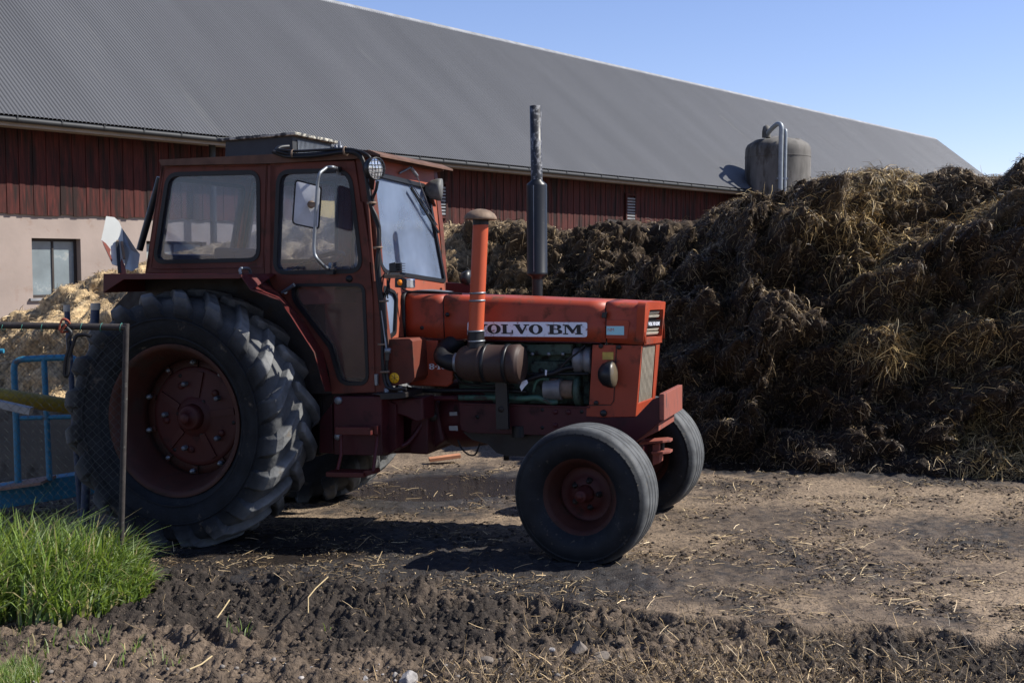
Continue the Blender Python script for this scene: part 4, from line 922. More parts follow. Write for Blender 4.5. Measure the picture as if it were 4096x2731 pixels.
# grey elbow on the roof
MB().tube(smooth_path([P3(Z2(235,240),-.45),P3(Z2(265,205),-.42),P3(Z2(345,195),-.36)],5),.017,10).build('cable_elbow',M['black'],tr)
# cables along the roof edge and down the pillar
yc=-.63
cab1=[Z2(240,232),Z2(300,250),Z2(400,268),Z2(560,262),Z2(720,248),Z2(860,232),Z2(950,250),Z2(1005,300),Z2(1035,400),Z2(1052,520),Z2(1070,620),Z2(1085,720),Z2(1130,820),Z2(1158,920),Z2(1158,1080),Z2(1140,1200),Z2(1135,1330),Z2(1150,1450),Z4(830,480),Z4(832,700),Z4(845,820),Z4(880,868),Z4(980,870)]
cab2=[Z2(205,240),Z2(300,275),Z2(400,285),Z2(600,275),Z2(850,242),Z2(960,268),Z2(1020,350),Z2(1045,500),Z2(1075,700),Z2(1105,800),Z2(1150,930),Z2(1150,1100),Z2(1155,1250),Z2(1165,1400),Z4(845,470),Z4(858,640),Z4(860,800),Z4(900,880)]
cab3=[Z2(250,220),Z2(400,235),Z2(640,225),Z2(860,215),Z2(980,235),Z2(1060,275),Z2(1095,330)]
cab4=[Z2(1145,500),Z2(1130,580),Z2(1100,660),Z2(1110,720)]
for q,r_ in ((cab1,.012),(cab2,.012),(cab3,.009),(cab4,.010)):
    MB().tube(smooth_path([P3(p,yc-random.uniform(0,.02)) for p in q],5),r_,8).build('cable',M['rubber'],tr)
for p in (Z2(390,262),Z2(855,235),Z2(1090,700),Z2(1145,1098),Z4(840,320),Z4(830,590),Z4(845,762)):
    c_=P3(p,yc-.008); up=(1,0,.1) if p[1]<640 else (0,0,1)
    MB().lathe([(.026,-.006),(.030,-.006),(.030,.006),(.026,.006)],c_,up,14).build('cable_clamp',M['cap'],tr)
MB().lathe([(.001,-.045),(.012,-.045),(.014,0),(.022,.002),(.022,.03),(.001,.03)],P3(Z4(862,645),yc-.02),(.1,0,1),10).build('cable_plug',M['steel'],tr)
MB().tube([P3(Z4(825,380),yc-.015),P3(Z4(855,620),yc-.02)],.006,6).build('cable',M['steel'],tr)
rb=random.Random(4)
for k in range(9):
    a=P3(Z2(1195+rb.random()*70,1320+rb.random()*40),-.60); b=P3(Z2(1180+rb.random()*60,1500+rb.random()*60),-.62); mid=(a+b)/2+V((rb.uniform(-.05,.06),-.03,rb.uniform(-.05,.03)))
    MB().tube(smooth_path([a,mid,b],6),.004,6).build('wire',M['rubber'],tr)
# ---- work lights
def lamp(c_,r,ax,name='work_light'):
    ax=V(ax).normalized(); o=MB().lathe([(.001,-.075),(r*.45,-.07),(r*.85,-.045),(r,-.02),(r*1.02,0),(r*1.02,.018),(r*.93,.02),(r*.90,.008),(.001,.006)],c_,ax,28).build(name,M['black'],tr)
    MB().lathe([(.001,.016),(r*.5,.013),(r*.9,.008)],c_,ax,24).build('lens',M['lens'],o)
    a=ax.cross(V((0,0,1))).normalized(); b=a.cross(ax)
    for k in (-2,-1,0,1,2):
        h=r*.9*math.sqrt(max(0,1-(k*.36)**2)); cc=c_+ax*.024
        MB().tube([cc+a*(k*.33*r)-b*h,cc+a*(k*.33*r)+ax*.012,cc+a*(k*.33*r)+b*h],.0022,5,False).build('cage_wire',M['rubber'],o)
        MB().tube([cc+b*(k*.33*r)-a*h,cc+b*(k*.33*r)+ax*.012,cc+b*(k*.33*r)+a*h],.0022,5,False).build('cage_wire',M['rubber'],o)
    return o
L1=P3(Z2(1118,392),-.66); lamp(L1,.070,(1,-.45,-.10)); MB().beam(L1+V((-.02,0,-.06)),L1+V((-.06,.06,-.12)),.03,.012).build('lamp_bracket',M['greasy'],tr)
L2=TF.on(Z2(1690,580),(c0.x+.10,0,0),(1,0,0)); o=MB().lathe([(.001,-.10),(.035,-.09),(.065,-.05),(.075,-.015),(.078,0),(.078,.02),(.001,.022)],L2,(1,.25,-.1),24).build('work_light',M['greylamp'],tr)
MB().beam(L2+V((-.05,-.02,-.06)),V((c0.x-.02,YF-.02,L2.z-.12)),.03,.012).build('lamp_bracket',M['greasy'],tr)
# ---- mirror and its arm
ym=-.80
mq=[Z2(438,490),Z2(632,545),Z2(606,942),Z2(410,892)]
mp3=[P3(p,ym) for p in mq]; mp3[0]+=V((0,-.05,0)); mp3[3]+=V((0,-.05,0)); mp3[2]+=V((0,.02,0)); mp3[1]+=V((0,.02,0))
n_=(mp3[1]-mp3[0]).cross(mp3[3]-mp3[0]).normalized(); n_=n_ if n_.y<0 else -n_
nn=V((n_.x,n_.y,n_.z)); mid_=sum(mp3,V())/4; mp3=[p-nn*((p-mid_).dot(nn)) for p in mp3]
mr3=rounded(mp3,.03,5)
MB().panel(mr3,[inset(mr3,.011,nn)],-nn*.022).build('mirror',M['rubber'],tr)
mirror=bpy.data.objects['mirror']; mi=inset(mr3,.010,nn)
# domed back plate
bk=MB(); k=len(mi); c_=mid_+nn*.018; m2_=[p.lerp(mid_,.6)+nn*.015 for p in mi]
bk.add(mi+m2_+[c_],[(i,(i+1)%k,k+(i+1)%k,k+i) for i in range(k)]+[(k+i,k+(i+1)%k,2*k) for i in range(k)],True); bk.build('mirror_back',M['mirrorback'],mirror)
arm=[Z2(790,392),Z2(740,378),Z2(690,380),Z2(622,432),Z2(607,500),Z2(592,720),Z2(572,1090),Z2(578,1160),Z2(600,1200),Z2(672,1275),Z2(715,1290)]
ap3=[P3(p,YC-.02-(.17 if 0<i<10 else 0)-(.09 if 2<i<9 else 0)) for i,p in enumerate(arm)]
MB().tube(rounded(ap3,.04,4)[0:],.0105,10).build('mirror_arm',M['steel'],tr)
arm_o=bpy.data.objects['mirror_arm']
cc=P3(Z2(548,712),ym-.03); MB().lathe([(.001,-.02),(.012,-.02),(.010,-.006),(.024,-.004),(.024,.004)],cc,nn*-1,14).build('mirror_flange',M['cap'],mirror)
MB().beam(cc-V((0,.01,0)),P3(Z2(592,716),YC-.28),.022,.03).build('mirror_clamp',M['cap'],mirror)
for p in (Z2(770,392),Z2(715,1322)): prism('mirror_bracket',[(p[0]-14,p[1]-5),(p[0]+14,p[1]-8),(p[0]+14,p[1]+8),(p[0]-14,p[1]+8)],YC-.045,YC-.012,M['black'],tr,.002)
# ---- small flood lamp and indicator on a bracket
q=[Z2(1242,1240),Z2(1302,1228),Z2(1308,1322),Z2(1245,1322)]; o=prism('flood_lamp',q,-.70,-.60,M['black'],tr,.006)
for k in range(4):
    a=P3(Z2(1304,1240+k*22),-.70); MB().box((a.x,-.70,a.z-.004),(a.x+.03,-.62,a.z)).build('cooling_fin',M['black'],o)
prism('lamp_arm',[Z2(1195,1340),Z2(1370,1345),Z2(1372,1370),Z2(1200,1375)],-.64,-.60,M['cap'],tr,.003)
o=prism('indicator_lamp',[Z2(1294,1372),Z2(1398,1375),Z2(1398,1462),Z2(1294,1455)],-.70,-.63,M['black'],tr,.006)
c_=P3(Z2(1342,1412),-.703); MB().lathe([(.001,-.012),(.012,-.01),(.019,0)],c_,(0,1,0),14).build('amber_lens',M['amber'],o)
prism('clear_lens',[Z2(1400,1376),Z2(1440,1380),Z2(1440,1462),Z2(1400,1462)],-.70,-.63,M['lens'],o,.006)
# ---- wiper and its arm
a=Fp(Z2(1325,435))+FN*.01;b=Fp(Z2(1378,388))+FN*.05;c_=Fp(Z2(1436,465))+FN*.05;d=Fp(Z2(1578,760))+FN*.03
MB().tube([a,b],.007,6).tube([b,c_],.012,8).tube([c_,d],.0035,6).build('wiper_arm',M['steel'],tr)
MB().beam(Fp(Z2(1420,565))+FN*.02,Fp(Z2(1665,965))+FN*.02,.012,.016).build('wiper_blade',M['rubber'],tr)
MB().beam(Fp(Z2(1430,568))+FN*.034,Fp(Z2(1640,905))+FN*.034,.007,.004).build('wiper_spine',M['chrome'],tr)
# ---- fender over the rear wheel
fo=-1.00; fi=YC-.015
ft=[Z1(748,1075),Z1(1725,1072),Z1(1905,1112),Z1(2030,1265)]
FT=[P3(Z1(748,1082),fo),P3(Z1(1728,1082),fo),P3(Z4(-8,185),fo+.02)]
# top skin (thin), swept down at the front
sk=[P3(Z1(748,1078),fo),P3(Z1(1735,1080),fo),P3(Z1(1812,1188),fo),P3(Z1(2028,1268),fo+.10),P3(Z4(240,390),fo+.20),P3(Z4(400,640),fo+.26),P3(Z4(470,880),fo+.30)]
inn=[V((p.x,fi,p.z+ (0.02 if i>1 else 0))) for i,p in enumerate(sk)]
inn[2]=P3(Z1(1905,1112),fi);inn[3]=P3(Z4(165,250),fi);inn[4]=P3(Z4(330,430),fi);inn[5]=P3(Z4(458,640),fi);inn[6]=P3(Z4(512,880),fi)
fd=MB(); k=len(sk); th=V((0,0,-.006))
fd.add(sk+inn+[p+th for p in sk]+[p+th for p in inn],[(i,i+1,k+i+1,k+i) for i in range(k-1)]+[(2*k+i,2*k+i+1,3*k+i+1,3*k+i) for i in range(k-1)]+[(i,i+1,2*k+i+1,2*k+i) for i in range(k-1)])
fender=fd.build('fender',M['fender'],tr)
# turned down outer lip, deep gusset at the back
lipo=[P3(p,fo-.003) for p in (Z1(746,1076),Z1(1722,1076),Z1(1745,1082),Z1(1745,1104),Z1(1728,1112),Z1(895,1118),Z1(830,1160),Z1(750,1215))]
MB().panel(lipo,[],(0,.008,0)).build('fender_lip',M['fender'],fender,bevel=.003)
a=P3(Z1(748,1080),fo); b=P3(Z1(748,1214),fo); MB().panel([a,b,V((b.x,fi,b.z)),V((a.x,fi,a.z))],[],(.006,0,0)).build('fender_back_plate',M['fender'],fender)
MB().panel([P3(p,fi) for p in (Z1(1048,1072),Z4(110,180),Z4(150,245),Z4(330,450),Z4(455,640),Z4(512,900),Z4(300,900),Z3(500,800),Z3(320,250))],[],(0,.01,0)).build('fender_inner_plate',M['greasy'],fender)
# far fender (plain mirror image)
mir(fender)
MB().tube(smooth_path([P3(Z1(1742,1078),-.95),P3(Z1(1738,1048),-.95),P3(Z1(1755,1036),-.93),P3(Z1(1800,1042),-.80),P3(Z1(1815,1078),-.76)],5),.010,8).build('grab_handle',M['steel'],tr)
# ---- bent white plates standing on the fender
wp=[Z1(768,660),Z1(828,668),Z1(862,700),Z1(888,760),Z1(893,860),Z1(902,1000),Z1(856,1022),Z1(812,1008),Z1(800,980),Z1(732,832),Z1(748,760)]
y0=-.86
PO=P3(Z1(830,900),y0); PN=V((math.sin(R(44)),-math.cos(R(44)),.3)).normalized()
def Pp(p,k=0): return TF.on(p,PO,PN)+PN*k
pl=MB().panel([Pp(p) for p in wp],[],PN*-.004).build('marker_plate',M['white'],tr)
pl['label']='bent white marker plate with rusty straps'
b2=[Pp(Z1(885,745),-.01),P3(Z1(920,800),y0+.03),P3(Z1(985,900),y0-.03),P3(Z1(1013,935),y0-.02),P3(Z1(1000,1030),y0-.03),P3(Z1(955,1058),y0+.0),P3(Z1(905,1040),y0+.05),Pp(Z1(893,860),-.01)]
MB().add(b2+[P3(Z1(945,900),y0+.06)],[(0,1,8),(1,2,8),(2,3,8),(3,4,8),(4,5,8),(5,6,8),(6,7,8),(7,0,8)]).build('grey_plate',mat('grey_blue_sheet',(.20,.23,.27),.45,.3,var=.15),tr)
MB().panel([Pp(p,.012) for p in (Z1(735,838),Z1(765,860),Z1(800,905),Z1(795,930),Z1(812,985),Z1(805,990))],[],PN*-.006).build('bent_corner',M['faded'],pl)
for a,b in ((Z1(850,838),Z1(862,968)),(Z1(880,846),Z1(898,975))): MB().beam(Pp(a,.01),Pp(b,.01),.016,.01,tuple(PN)).build('plate_strap',M['cap'],pl)
MB().panel([Pp(p,.012) for p in (Z1(878,968),Z1(905,1030),Z1(912,1078),Z1(866,1078),Z1(866,1020))],[],PN*-.006).build('plate_foot',M['faded'],pl)
MB().beam(Pp(Z1(848,850),.012),Pp(Z1(864,1075),.012),.02,.02,tuple(PN)).build('plate_post',M['rubber'],pl)
# roll bar stay behind the cab
MB().tube([P3(Z1(1158,380),-.35),P3(Z1(1010,905),-.35)],.024,10).build('rear_stay',M['black'],tr)
# ---- red skirt under the cab, tank and steps
tb=MB().panel([P3(p,-.62) for p in (Z8(215,92),Z8(720,92),Z8(722,520),Z8(728,712),Z8(220,700))],[],(0,.34,0)).build('fuel_tank',M['crimson'],tr,bevel=.008)
prism('tank_front_plate',[Z8(722,100),Z8(872,180),Z8(874,640),Z8(775,708),Z8(728,712)],-.52,-.40,M['crimson'],tr,.006)
prism('rear_skirt',[Z8(75,330),Z8(205,160),Z8(215,690),Z8(70,680)],-.50,-.42,M['crimson'],tr,.006)
prism('mounting_shelf',[Z8(600,62),Z8(975,50),Z8(978,105),Z8(870,118),Z8(705,125),Z8(700,85)],-.66,-.40,M['greasy'],tr,.005)
prism('cab_mount',[Z8(705,128),Z8(1150,105),Z8(1155,340),Z8(1075,358),Z8(960,300),Z8(770,245)],-.50,-.30,M['crimson'],tr,.012)
for p in (Z8(775,52),Z8(920,38)): 
    c_=P3(p,-.58); MB().lathe([(.001,.03),(.014,.03),(.018,.024),(.018,-.01)],c_,(0,0,1),6).build('bolt',M['steel'],tr)
bolt(Z8(275,133),-.62,.026,'steel',h=.02); bolt(Z8(275,508),-.62,.024,'steel',h=.03)
st=MB(); ys=-.72
st.beam(P3(Z8(250,448),ys),P3(Z8(620,452),ys),.05,.038,(0,1,0)); st=st.build('upper_step',M['fender'],tr,bevel=.004)
lg=MB().tube([P3(Z8(298,500),ys+.03),P3(Z8(298,700),ys),P3(Z8(262,860),ys-.06)],.011,8).build('step_frame',M['fender'],tr); MB().tube(smooth_path([P3(Z8(600,430),ys+.05),P3(Z8(672,520),ys+.05),P3(Z8(655,700),ys),P3(Z8(635,880),ys-.05)],4),.011,8).build('step_frame',M['fender'],tr)
a=P3(Z8(138,902),ys-.06); b=P3(Z8(530,902),ys-.06); MB().box((a.x,ys-.06,a.z-.018),(b.x,ys+.08,a.z+.012)).build('lower_step',M['fender'],tr,bevel=.003)
prism('step_gusset',[Z8(600,400),Z8(675,400),Z8(680,500),Z8(615,470)],ys+.02,ys+.05,M['fender'],tr,.003)
prism('step_end',[Z8(530,870),Z8(632,860),Z8(640,905),Z8(535,928)],ys-.04,ys+.06,M['fender'],tr,.003)
MB().tube(smooth_path([P3(Z8(1520,112),-.30),P3(Z8(1380,112),-.30),P3(Z8(1230,118),-.30),P3(Z8(1190,170),-.30),P3(Z8(1175,300),-.31),P3(Z8(1110,430),-.34),P3(Z8(1010,560),-.38),P3(Z8(930,605),-.42),P3(Z8(840,610),-.44)],5),.017,10).build('coolant_pipe',M['crimson'],tr)
prism('pipe_flange',[Z8(780,552),Z8(870,552),Z8(870,670),Z8(780,690)],-.46,-.38,M['crimson'],tr,.005)
# transmission and clutch housing
prism('transmission',[Z8(300,300),Z8(1300,140),Z8(1380,560),Z8(1200,690),Z8(950,690),Z8(300,700)],-.22,.22,M['crimson'],tr,.02)
prism('clutch_housing',[Z8(1030,345),Z8(1205,150),Z8(1205,700),Z8(1015,690)],-.34,.30,M['crimson'],tr,.01)
c_=P3(Z8(1420,320),0); MB().lathe([(.21,0),(.23,.05),(.23,.13),(.21,.30),(.18,.36),(.001,.36)],V((P3(Z8(1330,300),-.2).x,0,P3(Z8(1400,300),-.2).z)),(1,0,0),32).build('flywheel_housing',M['crimson'],tr)
prism('data_plate',[Z8(1432,256),Z8(1510,252),Z8(1512,290),Z8(1434,294)],-.302,-.298,M['steel'],tr,0)
prism('data_plate',[Z8(1425,400),Z8(1515,398),Z8(1520,450),Z8(1430,446)],-.302,-.298,M['steel'],tr,0)
MB().lathe([(.001,-.03),(.03,-.03),(.034,0)],P3(Z8(1258,300),-.27),(0,1,0),14).build('fuel_fitting',M['greasy'],tr)
# rear axle tube between the wheels
cyl('rear_axle',V((0,-.72,RZ)),V((0,.72,RZ)),.11,M['crimson'])
MB().lathe([(.001,-.26),(.20,-.24),(.25,-.1),(.25,.1),(.20,.24),(.001,.26)],(0,0,RZ-.02),(0,1,0),28).build('differential_housing',M['crimson'],tr)
prism('rear_housing',[Z3(780,600),Z3(1420,690),Z3(1420,1010),Z3(780,1050)],-.30,.30,M['greasy'],tr,.02)
# ---- long frame rails, oil pan, front frame
yr=-.27
rail=[Z5(288,985),Z5(590,990),Z5(975,1008),Z5(1405,1018),Z5(1500,1108),Z5(1800,1108),Z5(1945,955),Z5(2035,922),Z5(2035,1132),Z5(1810,1312),Z5(1650,1300),Z5(1000,1262),Z5(370,1242),Z5(300,1215)]
for sgn in (1,):
    rl=MB().panel([P3(p,yr) for p in rail],[],(0,.03,0)).build('frame_rail',M['crimson'],tr,bevel=.005)
    rl2=mir(rl)
prism('rail_cap',[Z5(288,985),Z5(1405,1018),Z5(1405,1030),Z5(288,1000)],yr-.012,yr,M['crimson'],rl,.002)
for p in (Z5(448,1105),Z5(1003,1045),Z5(1003,1197),Z5(1340,1060)): MB().lathe([(.001,-.002),(.012,-.002),(.0121,.004)],P3(p,yr),(0,1,0),12).build('hole',M['rubber'],rl)
for p in (Z5(1115,1062),Z5(1225,1064),Z5(1115,1175),Z5(658,1195)): bolt(p,yr,.016,'crimson',rl)
o=prism('support_bar',[Z5(598,800),Z5(698,800),Z5(712,1215),Z5(608,1215)],yr-.09,yr-.055,M['black'],tr,.004)
MB().lathe([(.001,-.004),(.020,-.004),(.020,.004)],P3(Z5(650,1040),yr-.09),(0,1,0),14).build('hole',M['greasy'],o)
pan=MB().panel([P3(p,-.20) for p in (Z5(300,1215),Z5(1000,1262),Z5(1400,1290),Z5(1250,1420),Z5(870,1442),Z5(700,1440),Z5(610,1410),Z5(540,1340),Z5(400,1300))],[],(0,.38,0)).build('oil_pan',M['greasy'],tr,bevel=.02)
MB().lathe([(.001,-.03),(.02,-.03),(.02,0)],P3(Z5(695,1436),-.1)+V((0,0,0)),(0,0,1),8).build('drain_plug',M['greasy'],tr)
cyl('oil_filter',P3(Z5(800,1180),-.25),P3(Z5(805,1275),-.25),.045,M['rubber'])
MB().tube(smooth_path([P3(Z5(282,1300),-.2),P3(Z5(310,1370),-.2),P3(Z5(370,1425),-.2),P3(Z5(430,1425),-.2),P3(Z5(470,1330),-.2)],6),.006,6).build('drain_hose',M['rubber'],tr)
# weight / bumper plate
a=P3(Z5(2035,922),-.27); b=P3(Z5(2035,1132),-.27); fx=TF.on(Z5(2200,860),(0,.27,0),(0,1,0))
MB().panel([V((a.x-.02,-.285,a.z+.012)),V((a.x-.02,.285,a.z+.012)),V((b.x-.02,.285,b.z)),V((b.x-.02,-.285,b.z))],[],(.032,0,0)).build('bumper_plate',M['faded'],tr,bevel=.006)
prism('frame_cross_member',[Z5(1810,1312),Z5(2000,1150),Z5(1998,1225),Z5(1810,1318)],-.24,.24,M['faded'],tr,.004)
# drawbar clevis
for k,(p,q) in enumerate(((Z5(1850,1330),Z5(2105,1315)),(Z5(1955,1408),Z5(2105,1410)))):
    a=P3(p,-.02); b=P3(q,-.02); MB().panel([V((a.x,-.09,a.z)),V((a.x,.07,a.z)),V((b.x-.04,.07,b.z)),V((b.x,.03,b.z)),V((b.x,-.05,b.z)),V((b.x-.04,-.09,b.z))],[],(0,0,.016)).build('clevis_plate',M['faded'],tr,bevel=.003)
prism('clevis_post',[Z5(1945,1340),Z5(2005,1330),Z5(2005,1500),Z5(1945,1520)],-.06,.05,M['faded'],tr,.004)
cyl('clevis_pin',P3(Z5(2030,1320),-.02),P3(Z5(2030,1412),-.02),.014,M['greasy'])
# front axle and steering knuckles
MB().beam(V((WB,-.62,FZ+.03)),V((WB,.60,FZ+.03)),.12,.13).build('front_axle',M['crimson'],tr,bevel=.01)
for s_ in (-1,1): cyl('steering_knuckle',V((WB,s_*.62,FZ-.10)),V((WB,s_*.62,FZ+.22)),.05,M['crimson']); cyl('stub_axle',V((WB,s_*.62,FZ)),V((WB,s_*.78,FZ)),.04,M['greasy'])
cyl('tie_rod',V((WB-.2,-.6,FZ+.05)),V((WB-.2,.6,FZ+.05)),.018,M['greasy'])
prism('axle_carrier',[Z5(1250,1240),Z5(1800,1290),Z5(1780,1500),Z5(1350,1500)],-.14,.14,M['crimson'],tr,.01)
# ---------------------------------------------------------------- engine bay
yE=-.15
prism('engine_block',[Z5(240,470),Z5(1425,470),Z5(1400,1000),Z5(300,985)],yE,.20,M['engine'],tr,.01)
prism('valve_cover',[Z5(850,485),Z5(1270,480),Z5(1270,560),Z5(1150,575),Z5(1000,585),Z5(870,560)],yE-.07,yE,M['engine'],tr,.012)
prism('side_cover',[Z5(900,640),Z5(940,628),Z5(1240,632),Z5(1250,690),Z5(1140,720),Z5(1060,745),Z5(930,740),Z5(900,710)],yE-.05,yE,M['engine'],tr,.012)
for x in (920,1060,1180): bolt(Z5(x,568),yE-.07,.012,'steel')
bolt(Z5(995,710),yE-.05,.018,'greasy')
prism('engine_bay_panel',[Z5(1270,480),Z5(1440,480),Z5(1405,1010),Z5(1330,1010)],yE+.02,yE+.3,M['black'],tr,.004)
# alternator
c_=P3(Z5(1360,620),yE-.05); al=MB().lathe([(.001,-.03),(.075,-.03),(.083,-.02),(.083,.02),(.070,.026),(.070,.040),(.085,.046),(.085,.085),(.05,.09),(.001,.09)],c_-V((.03,0,0)),(1,0,0),28).build('alternator',M['alu'],tr)
c_=P3(Z5(1390,940),yE); 
MB().lathe([(.03,0),(.10,.0),(.10,.03),(.03,.03)],P3(Z5(1300,880),yE-.04),(1,0,0),28).build('pump_pulley',M['engine'],tr)
MB().tube([P3(Z5(1030,870),yE-.09),P3(Z5(1170,870),yE-.09)],.068,24).build('injection_pump',M['alu'],tr)
MB().tube([P3(Z5(1172,870),yE-.07),P3(Z5(1275,870),yE-.07)],.058,20).build('pump_body',M['cap'],tr)
MB().tube([P3(Z5(1100,775),yE-.09),P3(Z5(1102,810),yE-.09)],.035,12).build('pump_head',M['brown'],tr)
MB().tube(smooth_path([P3(Z5(282,942),yE-.13),P3(Z5(440,940),yE-.13),P3(Z5(700,942),yE-.13),P3(Z5(830,948),yE-.13),P3(Z5(950,940),yE-.13),P3(Z5(1010,955),yE-.13),P3(Z5(1070,980),yE-.12),P3(Z5(1130,975),yE-.1)],5),.018,10).build('water_pipe',M['greenpipe'],tr)
MB().tube(smooth_path([P3(Z5(930,890),yE-.12),P3(Z5(945,820),yE-.13),P3(Z5(985,780),yE-.13),P3(Z5(1060,785),yE-.12)],5),.011,8).build('fuel_pipe',M['greenpipe'],tr)
MB().tube(smooth_path([P3(Z5(870,790),yE-.16),P3(Z5(1000,750),yE-.15),P3(Z5(1100,730),yE-.13),P3(Z5(1200,690),yE-.12),P3(Z5(1290,680),yE-.1)],5),.016,8).build('rubber_hose',M['rubber'],tr)
MB().tube(smooth_path([P3(Z5(1160,690),yE-.13),P3(Z5(1230,610),yE-.13),P3(Z5(1300,560),yE-.12),P3(Z5(1370,490),yE-.1)],5),.007,6).build('rubber_hose',M['rubber'],tr)
MB().tube(smooth_path([P3(Z5(870,742),yE-.12),P3(Z5(1100,738),yE-.12),P3(Z5(1400,738),yE-.1)],5),.010,6).build('rubber_hose',M['rubber'],tr)
MB().tube(smooth_path([P3(Z5(-250,850),yE-.14),P3(Z5(0,880),yE-.14),P3(Z5(300,880),yE-.14),P3(Z5(600,880),yE-.14),P3(Z5(870,890),yE-.12)],5),.014,8).build('rubber_hose',M['rubber'],tr)
MB().tube(smooth_path([P3(Z5(260,740),yE-.2),P3(Z5(300,800),yE-.2),P3(Z5(400,830),yE-.16),P3(Z5(760,850),yE-.14)],5),.009,6).build('rubber_hose',M['rubber'],tr)
prism('paper_tag',[Z5(1028,702),Z5(1044,706),Z5(1038,752),Z5(1026,748)],yE-.18,yE-.178,M['decal'],tr,0)
prism('torn_tag',[Z5(830,800),Z5(870,788),Z5(882,815),Z5(850,850),Z5(825,885),Z5(810,850)],yE-.22,yE-.218,M['decal'],tr,0)
# air cleaner canister
ya=-.40
a=P3(Z5(290,640),ya); b=P3(Z5(830,655),ya); ra=(P3(Z5(560,490),ya).z-P3(Z5(560,808),ya).z)/2
ax=(b-a).normalized(); L_=(b-a).length
cl=MB().lathe([(.001,-.0),(ra*.62,0),(ra*.78,.012),(ra*.95,.05),(ra,.09),(ra,L_*.36),(ra*1.035,L_*.37),(ra*1.035,L_*.385),(ra,L_*.395),(ra,L_*.83),(ra*1.03,L_*.84),(ra*1.05,L_*.90),(ra*1.06,L_*.955),(ra*1.0,L_*.97),(ra*.93,L_*1.0),(ra*.9,L_*1.01),(.001,L_*1.02)],a,ax,40).build('air_cleaner',M['brown'],tr)
for k in (.43,.76): MB().lathe([(ra+.001,0),(ra+.006,0),(ra+.006,.022),(ra+.001,.022)],a+ax*L_*k,ax,40).build('canister_strap',M['black'],cl)
MB().lathe([(.052,-.025),(.062,-.022),(.062,.004),(.052,.006)],a,ax,24).build('hose_clamp',M['steel'],cl)
MB().tube(smooth_path([P3(Z5(300,640),ya),P3(Z5(230,640),ya),P3(Z5(150,600),ya+.01),P3(Z5(165,540),ya+.08),P3(Z5(230,480),ya+.15),P3(Z5(300,460),ya+.2)],7),.056,20).build('intake_hose',M['rubber'],tr)
# snorkel: pipe, cap, clamps, rubber joint
s0=P3(Z5(435,470),ya-.01); s1=P3(Z5(435,365),ya-.01); s2=P3(ZA(437,965),ya-.01); rs=(P3(Z5(512,200),ya).x-P3(Z5(383,200),ya).x)/2*.96
sn=MB().tube([s1-V((0,0,.01)),s2],rs,36).build('snorkel_pipe',M['snork'],tr)
MB().tube([s0-V((0,0,.03)),s0,s1+V((0,0,.0))],[rs*1.18,rs*1.10,rs*1.08],30).build('rubber_joint',M['rubber'],tr)
for z_ in (s1.z-.005,s0.z+.01): MB().lathe([(rs*1.09,-.005),(rs*1.14,-.005),(rs*1.14,.005),(rs*1.09,.005)],V((s1.x,s1.y,z_)),(0,0,1),30).build('hose_clamp',M['steel'],tr)
for p in (Z5(445,48),Z5(445,112)):
    z_=P3(p,ya).z; MB().lathe([(rs*1.0,-.006),(rs*1.05,-.006),(rs*1.05,.006),(rs*1.0,.006)],V((s1.x+(s2.x-s1.x)*(z_-s1.z)/(s2.z-s1.z),s1.y,z_)),(0,0,1),30).build('pipe_clamp',M['steel'],tr)
MB().tube([s2-V((0,0,.012)),s2+V((0,0,.03))],rs*1.02,30).build('pipe_collar',M['rubber'],tr)
rc=(P3(ZA(552,960),ya).x-P3(ZA(328,940),ya).x)/2
MB().lathe([(rs*.9,.0),(rc*1.03,-.010),(rc*1.08,-.004),(rc*1.06,.008),(rc*.92,.028),(rc*.65,.046),(rc*.3,.056),(.001,.059)],s2+V((0,0,.03)),(.06,0,1),36).build('rain_cap',M['cap'],tr)
# exhaust stack
ye=.12
q0=P3(ZA(879,1545),ye); q1=P3(ZA(880,1370),ye); q2=P3(ZA(876,650),ye); q3=P3(ZA(866,48),ye)
re=(P3(ZA(956,1000),ye).x-P3(ZA(799,1000),ye).x)/2*.97; rp_=(P3(ZA(913,300),ye).x-P3(ZA(824,300),ye).x)/2*.97
MB().tube([q0-V((0,0,.15)),q1],rp_*.93,24).build('exhaust_pipe',M['black'],tr)
mf=MB().lathe([(rp_*.95,-.03),(re*.6,-.012),(re,.0),(re*1.02,.004),(re*1.02,.016),(re,.018),(re,(q2-q1).length-.02),(re*.97,(q2-q1).length-.008),(rp_*1.05,(q2-q1).length+.012),(rp_,(q2-q1).length+.02)],q1,q2-q1,36).build('muffler',M['black'],tr)
MB().beam(q1+V((.0,-re-.001,.02)),q2+V((.0,-re-.001,-.02)),.004,.006,(0,1,0)).build('muffler_seam',M['steel'],mf)
d_=(q3-q2).length; MB().lathe([(rp_,0),(rp_,d_),(rp_*.88,d_),(rp_*.88,0)],q2,q3-q2,32).build('tail_pipe',M['exh'],tr)
